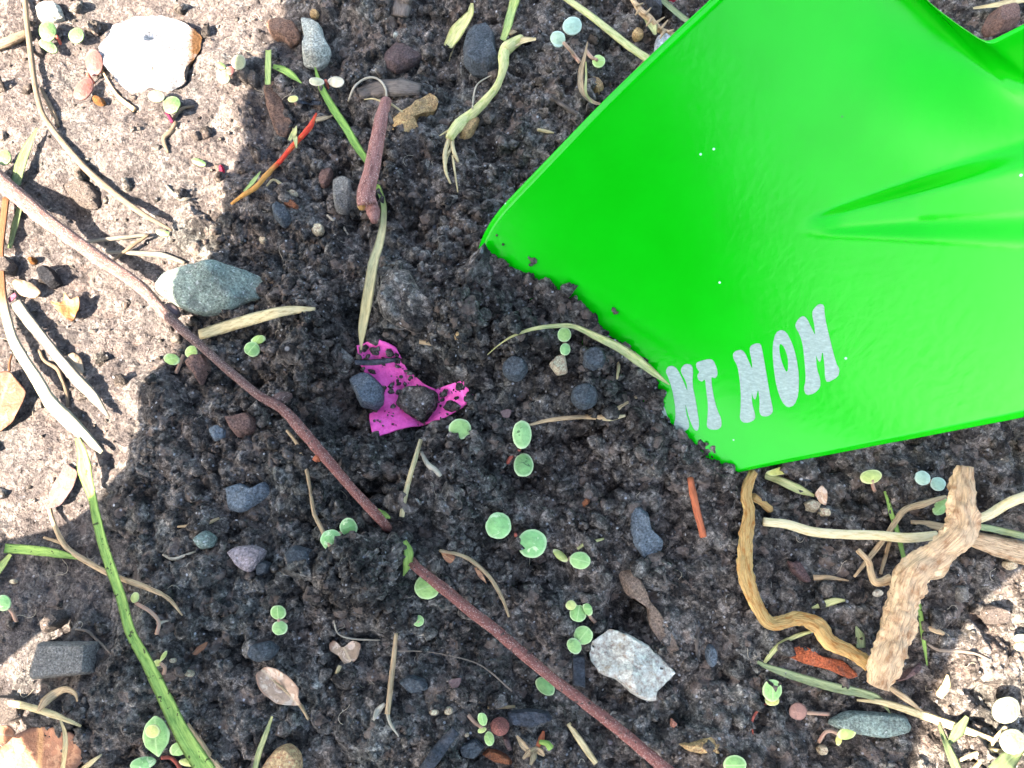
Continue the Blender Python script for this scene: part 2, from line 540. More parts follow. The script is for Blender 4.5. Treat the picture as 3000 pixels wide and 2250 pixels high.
def smooth_path(P, n):
    """Catmull-Rom through P, then n even steps"""
    P = np.asarray(P, float)
    if len(P) == 2: return resample(P, n)
    Q = np.vstack([2 * P[0] - P[1], P, 2 * P[-1] - P[-2]])
    out = []
    for i in range(1, len(Q) - 2):
        p0, p1, p2, p3 = Q[i - 1], Q[i], Q[i + 1], Q[i + 2]
        for t in np.linspace(0, 1, 10, endpoint=False):
            out.append(0.5 * (2 * p1 + (p2 - p0) * t + (2 * p0 - 5 * p1 + 4 * p2 - p3) * t * t + (3 * p1 - p0 - 3 * p2 + p3) * t ** 3))
    out.append(Q[-2])
    return resample(np.array(out), n)


def ground_path(pts, n, lift, rpx, lifts=None, drape=0.6):
    """photo points to a 3D path that lies on the ground: carried by the high spots"""
    px = smooth_path(pts, n)
    P = np.array([at_z(p, 0.004) for p in px])
    for _ in range(4):
        z = H(P[:, 0], P[:, 1])
        w = max(1, n // 10)
        pad = np.pad(z, w, mode='edge')
        mx = np.array([pad[i:i + 2 * w + 1].max() for i in range(n)])
        pad = np.pad(mx, w, mode='edge')
        mx = np.array([pad[i:i + 2 * w + 1].mean() for i in range(n)])
        zz = z + (mx - z) * drape
        zz = zz + lift
        if lifts is not None: zz = zz + np.interp(np.linspace(0, 1, n), np.linspace(0, 1, len(lifts)), lifts)
        P = np.array([at_z(p, q) for p, q in zip(px, zz)])
    return P


def sweep(P, A, B, prof, seed=0, rough=0.0, cap=True, roll=0.0):
    """closed profile swept along P with half width A and half height B"""
    n, m = len(P), len(prof)
    prof = np.asarray(prof, float)
    tg = np.gradient(P, axis=0); tg /= np.linalg.norm(tg, axis=1)[:, None] + 1e-12
    side = np.cross(tg, np.array([0, 0, 1.0])); side /= np.linalg.norm(side, axis=1)[:, None] + 1e-9
    up = np.cross(side, tg)
    rl = np.interp(np.linspace(0, 1, n), np.linspace(0, 1, len(np.atleast_1d(roll))), np.atleast_1d(roll))
    cs, sn = np.cos(rl)[:, None], np.sin(rl)[:, None]
    side, up = side * cs + up * sn, up * cs - side * sn
    d = np.r_[0, np.cumsum(np.linalg.norm(np.diff(P, axis=0), axis=1))]
    V = np.zeros((n, m, 3)); UV = np.zeros((n, m, 2))
    for j in range(m):
        k = 1.0
        if rough:
            aa = 2 * math.pi * j / m
            k = 1 + rough * (gn(d * 160 + seed * 3.7 + math.sin(aa) * 1.1, np.full(n, math.cos(aa) * 1.1 + seed), seed) + 0.8 * gn(d * 420 + 2.4 * math.sin(aa), np.full(n, math.cos(aa) * 2.4 + seed * 2.1), seed + 9) + 0.4 * gn(d * 1100 + 5 * math.sin(aa), np.full(n, math.cos(aa) * 5 + seed), seed + 5))
            k = np.asarray(k)[:, None]
        V[:, j] = P + (side * (prof[j, 0] * A)[:, None] + up * (prof[j, 1] * B)[:, None]) * k
        UV[:, j, 0] = prof[j, 0] if not rough else math.cos(2 * math.pi * j / m)
        UV[:, j, 1] = d * 1000
    F = []
    for i in range(n - 1):
        for j in range(m):
            F.append((i * m + j, i * m + (j + 1) % m, (i + 1) * m + (j + 1) % m, (i + 1) * m + j))
    V = V.reshape(-1, 3); UV = UV.reshape(-1, 2)
    if cap:
        c0 = V[:m].mean(0); c1 = V[-m:].mean(0)
        b = len(V)
        V = np.vstack([V, c0, c1]); UV = np.vstack([UV, [0, UV[0, 1]], [0, UV[-1, 1]]])
        for j in range(m):
            F.append((b, (j + 1) % m, j)); F.append((b + 1, (n - 1) * m + j, (n - 1) * m + (j + 1) % m))
    return V, F, UV


def circle(m): return [(math.cos(2 * math.pi * j / m), math.sin(2 * math.pi * j / m)) for j in range(m)]


BLADE = [(-1, 0.55), (-0.5, 0.0), (0, -0.35), (0.5, 0.0), (1, 0.55), (0.5, -0.16), (0, -0.52), (-0.5, -0.16)]
FLAT = [(-1, 0.0), (-0.5, 0.35), (0, 0.25), (0.5, 0.38), (1, 0.0), (0.5, -0.3), (0, -0.3), (-0.5, -0.3)]


def interp(a, n):
    a = np.atleast_1d(np.asarray(a, float))
    return np.interp(np.linspace(0, 1, n), np.linspace(0, 1, len(a)), a)


def stick_geo(pts, r, lift=None, rough=0.12, n=None, lifts=None, m=9, drape=0.6, seed=None):
    L = sum(math.dist(a, b) for a, b in zip(pts, pts[1:]))
    n = n or int(min(90, max(14, L / 9)))
    k = scale_at(W(*pts[len(pts) // 2]))
    rad = interp(r, n) * TS * k
    P = ground_path(pts, n, float(np.mean(rad)) * 0.8 if lift is None else lift, rad, lifts, drape)
    return sweep(P, rad, rad, circle(m), seed=rng.randrange(999) if seed is None else seed, rough=rough)


def stick(name, label, cat, pts, r, mat, parent=None, group=None, **kw):
    V, F, UV = stick_geo(pts, r, **kw)
    o = mesh_obj(name, V, F, mat, parent, uv=UV)
    if parent is None: tag(o, label, cat, group)
    return o


def blade(name, label, cat, pts, w, mat, parent=None, prof=BLADE, lift=0.0006, lifts=None, roll=0.0, group=None, drape=0.8, thick=0.45):
    L = sum(math.dist(a, b) for a, b in zip(pts, pts[1:]))
    n = int(min(80, max(12, L / 10)))
    k = scale_at(W(*pts[len(pts) // 2]))
    A = interp(w, n) * 0.5 * TS * k
    A = A * (1 + 0.06 * gn(np.arange(n) * 0.35, np.full(n, rng.random() * 50), 3))
    P = ground_path(pts, n, lift, A, lifts, drape)
    V, F, UV = sweep(P, A, A * thick, prof, roll=roll)
    o = mesh_obj(name, V, F, mat, parent, uv=UV)
    if parent is None: tag(o, label, cat, group)
    return o


def outline(pts, n, jag=0.0, seed=0, corner=False):
    Q = np.asarray(pts, float)
    if not corner:                         # soften corners a little
        Q2 = []
        for i in range(len(Q)):
            a, b, c = Q[i - 1], Q[i], Q[(i + 1) % len(Q)]
            Q2 += [b + (a - b) * 0.22, b * 0.9 + (a + c) * 0.05, b + (c - b) * 0.22]
        Q = np.array(Q2)
    Q = resample(Q, n, True)
    if jag:
        c = Q.mean(0); t = np.arange(n) / n * 2 * math.pi
        k = 1 + jag * (gn(np.cos(t) * 2.2 + 9, np.sin(t) * 2.2 + seed, seed) + 0.7 * gn(np.cos(t) * 7, np.sin(t) * 7 + seed, seed + 1))
        Q = c + (Q - c) * k[:, None]
    return Q


def rock_geo(pts, h, n=56, power=3.0, facets=5, slope=0.55, jag=0.03, seed=1, bury=0.25, corner=False, rough=0.05, dz=0.0):
    """stone: the outline seen in the photo is its widest girth; a domed and faceted top, an underside below"""
    r = random.Random(seed)
    Q = outline(pts, n, jag, seed, corner)
    c = Q.mean(0)
    Pc = W(c[0], c[1])
    zg = Pc[2] + h * 0.20 + dz
    B = np.array([at_z(q, zg) for q in Q]); bc = at_z(c, zg)
    size = float(np.mean(np.linalg.norm(B - bc, axis=1)))
    planes = []
    for i in range(facets):
        a = r.uniform(0, 6.28)
        planes.append((math.cos(a) * r.uniform(0.2, 1) * slope, math.sin(a) * r.uniform(0.2, 1) * slope, h * r.uniform(0.55, 0.95)))
    rings = [1.0, 0.985, 0.95, 0.88, 0.78, 0.64, 0.48, 0.30, 0.14]
    V = []
    low = [(0.72, -h * (0.3 + bury)), (0.93, -h * 0.22)]
    for k, z in low:
        for q in B: V.append(bc + (q - bc) * k + np.array([0, 0, z]))
    top = h * 0.72
    for k in rings:
        for i, q in enumerate(B):
            p = bc + (q - bc) * k
            z = top * (1 - k ** power)
            d = p - bc
            for (ax, ay, cz) in planes: z = min(z, max(0, cz * 0.72 + d[0] * ax + d[1] * ay))
            V.append(np.array([p[0], p[1], zg + z]))
    V = np.array(V)
    m0 = len(low) * n
    s = 1.0 / size
    nz = fbm(V[:, 0] * s * 1.6 + seed, V[:, 1] * s * 1.6, seed, 4) * rough * size
    V[m0 + n:, 2] += nz[m0 + n:]
    V = np.vstack([V, [V[-n:, 0].mean(), V[-n:, 1].mean(), V[-n:, 2].mean()], bc + np.array([0, 0, -h * (0.3 + bury)])])
    R = len(low) + len(rings)
    F = []
    for i in range(R - 1):
        for j in range(n):
            F.append((i * n + j, i * n + (j + 1) % n, (i + 1) * n + (j + 1) % n, (i + 1) * n + j))
    for j in range(n):
        F.append(((R - 1) * n + j, (R - 1) * n + (j + 1) % n, R * n)); F.append(((j + 1) % n, j, R * n + 1))
    return V, F


def rock(name, label, cat, pts, h, mat, parent=None, group=None, **kw):
    kw.setdefault('seed', rng.randrange(1, 900))
    V, F = rock_geo(pts, h * 0.001, **kw)
    o = mesh_obj(name, V, F, mat, parent)
    if parent is None: tag(o, label, cat, group)
    try: o.data.set_sharp_from_angle(angle=math.radians(38))
    except Exception: pass
    return o


def ell(t, cx, cy, rx, ry, rot=0, n=20):
    c, s = math.cos(math.radians(rot)), math.sin(math.radians(rot))
    out = []
    for i in range(n):
        a = 2 * math.pi * i / n
        x, y = rx * math.cos(a), ry * math.sin(a)
        out += [cx + x * c - y * s, cy + x * s + y * c]
    return T(t, *out)


def sheet_geo(pts, dz=0.0012, n=44, thick=0.00022, dome=0.0, curl=0.0, wave=0.0, axis=None, fold=0.0, seed=1, jag=0.0, tilt=(0, 0), corner=False, flat=False, over=0.0002):
    """a thin leaf whose outline is the photo outline; midrib along axis (degrees in the photo)"""
    Q = outline(pts, n, jag, seed, corner)
    c = (Q.max(0) + Q.min(0)) / 2 if False else Q.mean(0)
    P0 = W(c[0], c[1], dz)
    B = np.array([at_z(q, P0[2]) for q in Q]); bc = at_z(c, P0[2])
    D = B - bc
    size = float(np.max(np.linalg.norm(D, axis=1)))
    if axis is None:
        w, v = np.linalg.eigh(np.cov(D[:, :2].T)); ax = v[:, 1]
    else:
        ax = np.array([math.cos(math.radians(axis)), -math.sin(math.radians(axis))])
    pe = np.array([-ax[1], ax[0]])
    le = max(1e-6, np.max(np.abs(D[:, :2] @ ax))); we = max(1e-6, np.max(np.abs(D[:, :2] @ pe)))
    rings = [1.0, 0.94, 0.82, 0.64, 0.42, 0.2]
    V, UV = [], []
    for k in rings:
        for d in D: V.append(bc + d * k)
    V.append(bc)
    V = np.array(V)
    d2 = V[:, :2] - bc[:2]
    v_ = (d2 @ ax) / le; u_ = (d2 @ pe) / we
    ed = np.array([k for k in rings for _ in range(n)] + [0.0])
    z = -dome * ed ** 2 * size + curl * size * v_ ** 2 + fold * size * np.abs(u_)
    if wave: z = z + wave * size * fbm(V[:, 0] / size * 1.7 + seed, V[:, 1] / size * 1.7, seed, 3) * (0.3 + 0.7 * ed)
    z = z + tilt[0] * d2[:, 0] + tilt[1] * d2[:, 1]
    V[:, 2] += z
    if not flat:        # rest on the soil, never inside it
        g = H(V[:, 0], V[:, 1], False) + over
        lift = np.maximum(0, g - V[:, 2])
        V[:, 2] += lift * 0.9
    N = len(V)
    Vb = V.copy(); Vb[:, 2] -= thick
    F = []
    R = len(rings)
    for i in range(R - 1):
        for j in range(n):
            q = (i * n + j, i * n + (j + 1) % n, (i + 1) * n + (j + 1) % n, (i + 1) * n + j)
            F.append(q); F.append(tuple(N + x for x in reversed(q)))
    for j in range(n):
        q = ((R - 1) * n + j, (R - 1) * n + (j + 1) % n, R * n)
        F.append(q); F.append(tuple(N + x for x in reversed(q)))
        F.append(((j + 1) % n, j, N + j, N + (j + 1) % n))
    UV = np.stack([u_, v_], 1)
    return np.vstack([V, Vb]), F, np.vstack([UV, UV]), bc


def sheet(name, label, cat, pts, mat, parent=None, group=None, **kw):
    kw.setdefault('seed', rng.randrange(1, 900))
    V, F, UV, bc = sheet_geo(pts, **kw)
    o = mesh_obj(name, V, F, mat, parent, uv=UV)
    if parent is None: tag(o, label, cat, group)
    return o


def egg(l, ang):
    t, cx, cy, rx, ry, rot = l[:6]
    out = []
    a0 = math.radians(ang if ang is not None else rng.uniform(0, 360)); c, s = math.cos(math.radians(rot)), math.sin(math.radians(rot))
    k = rng.uniform(0.02, 0.09); kn = rng.uniform(0.0, 0.12)
    for i in range(30):
        a = 2 * math.pi * i / 30
        x, y = rx * math.cos(a) * c - ry * math.sin(a) * s, rx * math.cos(a) * s + ry * math.sin(a) * c
        b = math.atan2(y, x) - a0
        f = 1 + k * math.cos(b) - 0.05 * math.cos(2 * b) * k * 4 - kn * math.exp(-(math.atan2(math.sin(b), math.cos(b)) / 0.3) ** 2)
        out += [cx + x * f, cy + y * f]
    return T(t, *out)


def seedling(label, leaves, mat, stem=None, stem_mat=None, h=0.0030, group='seedlings in the soil', cat='seedling', name='seedling'):
    """leaves: (tile, cx, cy, rx, ry, rot[, material]); stem: photo path from the ground to the leaves"""
    t, cx, cy = leaves[0][:3]
    p = T(t, cx, cy)[0]
    cs = [T(l[0], l[1], l[2])[0] for l in leaves]
    mid = (sum(c[0] for c in cs) / len(cs), sum(c[1] for c in cs) / len(cs))
    base = W(*mid)
    root = empty(name, base)
    tag(root, label, cat, group)
    for i, l in enumerate(leaves):
        m = l[6] if len(l) > 6 else mat
        c = cs[i]
        dx, dy = (c[0] - mid[0]), (c[1] - mid[1])
        nrm = math.hypot(dx, dy) + 1e-6
        tl = 0.18 if len(leaves) > 1 else 0.08
        ang = math.degrees(math.atan2(dy, dx)) if len(leaves) > 1 else l[5]
        sheet('leaf', None, None, egg(l, ang if len(leaves) > 1 else None), m, root, dz=h + rng.uniform(-0.0004, 0.0004), n=26, dome=rng.uniform(0.10, 0.2), thick=0.0003,
              fold=-0.07, jag=0.03, axis=ang, tilt=(tl * dx / nrm * rng.uniform(0.2, 1.2), -tl * dy / nrm * rng.uniform(0.2, 1.2)), flat=True)
    sm = stem_mat or M_STEM
    if stem:
        n = len(stem)
        V, F, UV = stick_geo(stem, [13, 12, 11], lift=0.0, rough=0.05, m=7, n=14, lifts=np.linspace(0.0003, h * 0.8, 5), drape=0.2)
        mesh_obj('stem', V, F, sm, root, uv=UV)
    else:
        top = W(mid[0], mid[1], h - 0.0004)
        bot = np.array([top[0] + rng.uniform(-1, 1) * 0.0008, top[1] - 0.0004, base[2] - 0.002])
        P = smooth_path([bot, (bot + top) / 2 + np.array([0.0002, 0, 0]), top], 8)
        V, F, UV = sweep(P, np.full(8, 0.00035), np.full(8, 0.00035), circle(7))
        mesh_obj('stem', V, F, sm, root, uv=UV)
    return root


# ------------------------------------------------------------------ the trowel
AZ, TI = math.radians(233), math.radians(47)
TN = np.array([math.sin(TI) * math.cos(AZ), math.sin(TI) * math.sin(AZ), math.cos(TI)])
TP = at_z((1765, 1075), 0.0130)


def on_blade(p):
    d = ray(p); t = np.dot(TP - CAM, TN) / np.dot(d, TN)
    return CAM + d * t


# outline of the blade, photo points; the last ones lie outside the picture and the first ones under the soil
LEFT = [(1560, 1010), (1480, 900), (1420, 815), (1396, 752), (1402, 712), (1424, 665), (1455, 620), (1500, 570), (1620, 445), (1760, 300), (1930, 135), (2075, 0), (2250, -165), (2380, -245), (2520, -205), (2640, -80), (2716, 0), (2783, 54), (2833, 90), (2878, 118), (2905, 122), (2945, 104), (3000, 76), (3090, 30), (3220, -30)]
RIGHT = [(2010, 1490), (2060, 1450), (2110, 1418), (2150, 1394), (2200, 1382), (2290, 1364), (2420, 1340), (2560, 1313), (2700, 1287), (2850, 1258), (3000, 1229), (3150, 1195), (3290, 1150), (3400, 1080), (3450, 980), (3460, 880), (3440, 780), (3430, 700), (3440, 640), (3470, 600), (3530, 560), (3620, 510), (3740, 440)]
NU, NV = 200, 220
Lp = smooth_path(LEFT, NV); Rp = smooth_path(RIGHT, NV)
uu = 0.6 * np.linspace(0, 1, NU) + 0.4 * (0.5 - 0.5 * np.cos(np.linspace(0, math.pi, NU)))        # finer towards the edges


def sstep(a, b, x):
    t = np.clip((x - a) / (b - a), 0, 1); return t * t * (3 - 2 * t)


def blade_disp(px, py, u, v):
    """relief of the blade along its normal (metres, towards the viewer)"""
    e = 2 * u - 1
    d = -0.0060 * (1 - e ** 2) * sstep(0.0, 0.5, v)                     # scooped
    d = d - 0.0009 * sstep(0.965, 1.0, np.abs(e))                        # turned-down rim
    d = d - 0.0080 * (1 - sstep(0.0, 0.065, v))                           # the buried cutting edge bends back
    # pressed channel that runs into the neck
    ax = px - 2360.0
    mid = 683 - 0.145 * ax
    hw = 22 + 0.160 * np.maximum(ax, 0)
    q = (py - mid) / hw
    on = sstep(-30, 100, ax)
    d = d - 0.0019 * on * (1 - sstep(0.45, 1.35, np.abs(q))) * np.minimum(1, 0.35 + np.maximum(ax, 0) / 500)
    d = d - 0.0040 * np.exp(-((px - 3010) / 330.0) ** 2 - ((py - 215) / 210.0) ** 2)      # the shoulder hollows towards the neck
    return d


GU, GV = np.meshgrid(uu, np.linspace(0, 1, NV))
PX = Lp[:, None, :] * (1 - GU[..., None]) + Rp[:, None, :] * GU[..., None]
BP = np.array([on_blade(p) for p in PX.reshape(-1, 2)])
DD = blade_disp(PX[..., 0].ravel(), PX[..., 1].ravel(), GU.ravel(), GV.ravel())
BF = BP + TN * DD[:, None]
TH = 0.0012
BB = BF - TN * TH
VB = np.vstack([BF, BB])
NB = NU * NV
Fb = []
for i in range(NV - 1):
    for j in range(NU - 1):
        a = i * NU + j
        Fb.append((a, a + 1, a + NU + 1, a + NU)); Fb.append((NB + a, NB + a + NU, NB + a + NU + 1, NB + a + 1))
per = [j for j in range(NU)] + [i * NU + NU - 1 for i in range(1, NV)] + [(NV - 1) * NU + j for j in range(NU - 2, -1, -1)] + [i * NU for i in range(NV - 2, 0, -1)]
for a, b in zip(per, per[1:] + per[:1]): Fb.append((b, a, NB + a, NB + b))

t = NT('green_paint'); tc = t.n('ShaderNodeTexCoord').outputs['Object']
n1 = t.noise(tc, 90, 3, 0.5)
col = t.ramp(n1.outputs[0], [(0.3, (0.0006, 0.32, 0.001)), (0.7, (0.001, 0.355, 0.002))]).outputs[0]
v = t.n('ShaderNodeTexVoronoi'); v.inputs['Scale'].default_value = 260; t.l(tc, v.inputs['Vector'])
s2 = t.n('ShaderNodeSeparateColor'); t.l(v.outputs['Color'], s2.inputs[0])
g1 = t.n('ShaderNodeMath', operation='GREATER_THAN'); t.l(s2.outputs[1], g1.inputs[0]); g1.inputs[1].default_value = 0.80
g2 = t.ramp(v.outputs['Distance'], [(0.035, (1, 1, 1)), (0.07, (0, 0, 0))]).outputs[0]
gm = t.n('ShaderNodeMath', operation='MULTIPLY'); t.l(g1.outputs[0], gm.inputs[0]); t.l(g2, gm.inputs[1])
dust = t.ramp(s2.outputs[2], [(0.25, (0.03, 0.20, 0.03)), (0.3, (0.35, 0.70, 0.45)), (1.0, (0.6, 0.75, 0.65))]).outputs[0]
col = t.mix(gm.outputs[0], col, dust)
t.l(col, t.b.inputs['Base Color'])
t.b.inputs['Roughness'].default_value = 0.18; t.b.inputs['Specular IOR Level'].default_value = 0.155
t.b.inputs['Coat Weight'].default_value = 0.0; t.b.inputs['Coat Roughness'].default_value = 0.06
op = t.noise(tc, 700, 2, 0.5)
nrm = t.bump(op.outputs[0], 0.00004, 0.6)
t.l(nrm, t.b.inputs['Normal']); t.l(nrm, t.b.inputs['Coat Normal'])
GREEN = t.m

trowel = empty('garden_trowel', np.array([TP[0], TP[1], 0.0]))
tag(trowel, 'bright green painted metal garden trowel with silver lettering, blade stuck in the soil', 'trowel')
mesh_obj('blade', VB, Fb, GREEN, trowel)


def tro(px, py, dn):                   # a point dn above the painted surface
    P = on_blade((px, py))
    near = np.argmin((PX[..., 0] - px) ** 2 + (PX[..., 1] - py) ** 2)
    return P + TN * (DD[near] + dn)


# silver letters, bare brushed metal
t = NT('brushed_silver'); tc = t.n('ShaderNodeTexCoord').outputs['Object']
mp = t.n('ShaderNodeMapping'); mp.inputs['Rotation'].default_value = (0, 0.6, math.radians(-17)); mp.inputs['Scale'].default_value = (90, 2600, 2600); t.l(tc, mp.inputs[0])
n1 = t.noise(mp.outputs[0], 1.0, 5, 0.7)
n2 = t.noise(tc, 2600, 3, 0.7)
col = t.ramp(n1.outputs[0], [(0.3, (0.15, 0.20, 0.155)), (0.52, (0.21, 0.275, 0.215)), (0.75, (0.30, 0.37, 0.30))]).outputs[0]
col = t.mix(0.06, col, t.ramp(n2.outputs[0], [(0.35, (0.3, 0.3, 0.3)), (0.65, (0.75, 0.75, 0.75))]).outputs[0], 'OVERLAY')
t.l(col, t.b.inputs['Base Color']); t.b.inputs['Roughness'].default_value = 0.5; t.b.inputs['Metallic'].default_value = 0.0
t.l(t.bump(n1.outputs[0], 0.00006), t.b.inputs['Normal'])
SILVER = t.m
LETTERS = [
    (T(7, 860, 880, 920, 868, 948, 880, 975, 960, 1010, 1060, 1030, 1090, 1015, 1130, 965, 1100, 900, 1030), None),
    (T(7, 985, 760, 1000, 730, 1030, 725, 1060, 745, 1100, 820, 1132, 895, 1122, 830, 1085, 770, 1085, 740, 1110, 715, 1150, 720, 1162, 750, 1160, 850, 1185, 950, 1212, 1100, 1200, 1140, 1178, 1130, 1145, 1060, 1116, 955, 1125, 1030, 1145, 1085, 1145, 1120, 1110, 1145, 1060, 1135, 1045, 1100, 1058, 1050, 1050, 960, 1030, 870, 1005, 800), None),
    (T(7, 1180, 710, 1210, 700, 1260, 688, 1290, 695, 1315, 745, 1322, 790, 1305, 812, 1280, 800, 1285, 850, 1300, 930, 1325, 1010, 1350, 1060, 1355, 1110, 1330, 1132, 1280, 1130, 1258, 1110, 1262, 1060, 1265, 980, 1250, 880, 1240, 810, 1222, 832, 1195, 815, 1190, 785, 1205, 770, 1182, 740), None),
    (T(7, 1415, 660, 1435, 640, 1470, 635, 1495, 655, 1520, 710, 1545, 760, 1540, 710, 1525, 650, 1525, 615, 1560, 597, 1595, 600, 1605, 640, 1625, 730, 1645, 830, 1665, 930, 1685, 1010, 1680, 1035, 1650, 1052, 1610, 1050, 1595, 1020, 1598, 960, 1585, 875, 1572, 948, 1556, 940, 1543, 895, 1548, 970, 1570, 1040, 1570, 1070, 1530, 1090, 1490, 1088, 1470, 1060, 1475, 1010, 1475, 920, 1465, 830, 1450, 740, 1420, 690), None),
    (T(8, 15, 600, 30, 535, 65, 515, 100, 530, 140, 600, 170, 690, 190, 800, 190, 920, 165, 985, 120, 1000, 80, 960, 45, 870, 25, 760, 15, 670), T(8, 55, 620, 65, 600, 90, 625, 115, 690, 118, 770, 105, 782, 80, 730, 62, 670)),
    (T(8, 158, 480, 180, 445, 210, 430, 235, 450, 265, 510, 290, 558, 285, 500, 268, 430, 270, 395, 310, 355, 345, 365, 348, 420, 365, 500, 395, 610, 430, 730, 455, 770, 445, 815, 375, 850, 360, 820, 355, 740, 340, 645, 328, 725, 312, 712, 296, 670, 305, 760, 330, 830, 330, 880, 290, 915, 240, 925, 222, 885, 235, 830, 225, 720, 210, 610, 185, 540, 160, 505), None),
]
LNAMES = ['partly buried slanted silver stroke of a letter A', 'silver letter N', 'silver letter T', 'first silver letter M', 'silver letter O', 'last silver letter M']


def chaikin(pts):
    P = np.asarray(pts, float); out = []
    for i in range(len(P)):
        a, b = P[i], P[(i + 1) % len(P)]
        out += [a * 0.78 + b * 0.22, a * 0.22 + b * 0.78]
    return np.array(out)


for (outer, hole), ln in zip(LETTERS, LNAMES):
    bm = bmesh.new()
    es = []
    for lp in ([outer] if hole is None else [outer, hole]):
        vs_ = [bm.verts.new((p[0], p[1], 0)) for p in chaikin(lp)]
        es += [bm.edges.new((a, b)) for a, b in zip(vs_, vs_[1:] + vs_[:1])]
    bmesh.ops.triangle_fill(bm, edges=es, use_beauty=True)
    for _ in range(2):
        long_e = [e for e in bm.edges if e.calc_length() > 22]
        if long_e: bmesh.ops.subdivide_edges(bm, edges=long_e, cuts=1)
        bmesh.ops.triangulate(bm, faces=bm.faces)
    bm.verts.index_update()
    co = np.array([v.co[:2] for v in bm.verts]); fs = [tuple(v.index for v in f.verts) for f in bm.faces]
    bnd = [(e.verts[0].index, e.verts[1].index) for e in bm.edges if e.is_boundary]
    bm.free()
    Vt = np.array([tro(p[0], p[1], 0.00011) for p in co])
    Vu = np.array([tro(p[0], p[1], -0.0002) for p in co])
    N = len(Vt)
    fs2 = []
    for f in fs:
        a, b, c = (Vt[i] for i in f)
        fs2.append(f if np.dot(np.cross(b - a, c - a), TN) > 0 else tuple(reversed(f)))
    for a, b in bnd: fs2.append((a, b, N + b, N + a))
    lo = mesh_obj('letter', np.vstack([Vt, Vu]), fs2, SILVER, trowel, smooth=False)
    lo['label'] = ln

# neck and handle lead away to the right, outside the picture
nk0 = (on_blade((3190, -15)) + on_blade((3700, 465))) / 2 - TN * 0.006
ax_dir = nk0 - (on_blade((1430, 770)) + on_blade((2120, 1400))) / 2
ax_dir = ax_dir / np.linalg.norm(ax_dir)
wn_ = np.linalg.norm(on_blade((3190, -15)) - on_blade((3700, 465))) / 2
npts = np.array([nk0 - ax_dir * 0.004, nk0 + ax_dir * 0.012, nk0 + ax_dir * 0.03 + TN * 0.002, nk0 + ax_dir * 0.05 + TN * 0.008, nk0 + ax_dir * 0.07 + TN * 0.01])
npth = smooth_path(npts, 24)
V, F, UV = sweep(npth, interp([wn_ * 0.80, wn_ * 0.70, 0.011, 0.008, 0.008], 24), interp([0.004, 0.005, 0.006, 0.007, 0.008], 24), circle(16))
mesh_obj('neck', V, F, GREEN, trowel, uv=UV)
hp = smooth_path([npts[-1] - ax_dir * 0.006, npts[-1] + ax_dir * 0.03, npts[-1] + ax_dir * 0.09, npts[-1] + ax_dir * 0.125], 30)
V, F, UV = sweep(hp, interp([0.010, 0.0125, 0.014, 0.0135, 0.015, 0.013, 0.006], 30), interp([0.010, 0.0125, 0.014, 0.0135, 0.015, 0.013, 0.006], 30), circle(18))
mesh_obj('handle', V, F, fibre_mat('handle_wood', (0.42, 0.26, 0.13)), trowel, uv=UV)

# ------------------------------------------------------------------ unseen shade caster standing in for the photographer, swelled from the shade outline
SHADE = [(1048, -330), (928, -150), (828, 0), (773, 150), (718, 300), (673, 450), (646, 600), (618, 760), (573, 880), (513, 970), (468, 1070), (430, 1180), (398, 1300), (328, 1430), (215, 1510), (80, 1570), (-100, 1610), (-420, 1640), (-420, 2080), (-120, 2010), (0, 1935), (90, 1860), (165, 1790), (200, 1795), (172, 1870), (122, 1960), (142, 2050), (105, 2110), (150, 2200), (230, 2330), (420, 2560), (1200, 2700), (2300, 2600), (2600, 2380), (2670, 2250), (2700, 2130), (2740, 2020), (2800, 1905), (2850, 1790), (2950, 1700), (3060, 1620), (3230, 1500), (3380, 1250), (3430, 800), (3380, 300), (3250, -150), (2900, -360), (2300, -450), (1600, -450)]
DC = 0.16
e1 = np.cross(SUN, [0, 0, 1.0]); e1 /= np.linalg.norm(e1)
e2 = np.cross(e1, SUN)
sh3 = np.array([at_z(p, 0.004) for p in SHADE])
c3 = sh3.mean(0)
sh2 = np.stack([(sh3 - c3) @ e1, (sh3 - c3) @ e2], 1)
sh2 = chaikin(sh2)
bm = bmesh.new()
vs_ = [bm.verts.new((p[0], p[1], 0)) for p in sh2]
es = [bm.edges.new((a, b)) for a, b in zip(vs_, vs_[1:] + vs_[:1])]
bmesh.ops.triangle_fill(bm, edges=es, use_beauty=True)
for _ in range(5):
    le = [e for e in bm.edges if e.calc_length() > 0.02 and not e.is_boundary]
    if not le: break
    bmesh.ops.subdivide_edges(bm, edges=le, cuts=1)
    bmesh.ops.triangulate(bm, faces=bm.faces)
bm.verts.index_update()
co = np.array([v.co[:2] for v in bm.verts]); fs = [tuple(v.index for v in f.verts) for f in bm.faces]
bm.free()
seg_a, seg_b = sh2, np.roll(sh2, -1, 0)
dist = np.full(len(co), 9.0)
for a, b in zip(seg_a, seg_b):
    ab = b - a; tt = np.clip(((co - a) @ ab) / (ab @ ab + 1e-12), 0, 1)
    dist = np.minimum(dist, np.linalg.norm(co - (a + tt[:, None] * ab), axis=1))
th = 0.05 * np.sqrt(np.clip(dist / 0.06, 0, 1))
pc = c3 + SUN * DC
base3 = pc + co[:, :1] * e1 + co[:, 1:] * e2
Vc = np.vstack([base3 + SUN * (th[:, None] * 1.5), base3 - SUN * (th[:, None] * 0.5)])
N = len(co)
fs2 = list(fs) + [tuple(N + i for i in reversed(f)) for f in fs]
CASTER_MAT = stone_mat('caster_dark_cloth', (0.016, 0.018, 0.026), 0.25, 120, rough=0.95, bump=0.0004)
shade_caster = mesh_obj('shade_caster', Vc, fs2, CASTER_MAT)
tag(shade_caster, 'dark rounded mass outside the picture, shaped to cast the shade in place of the photographer', 'shade_caster')

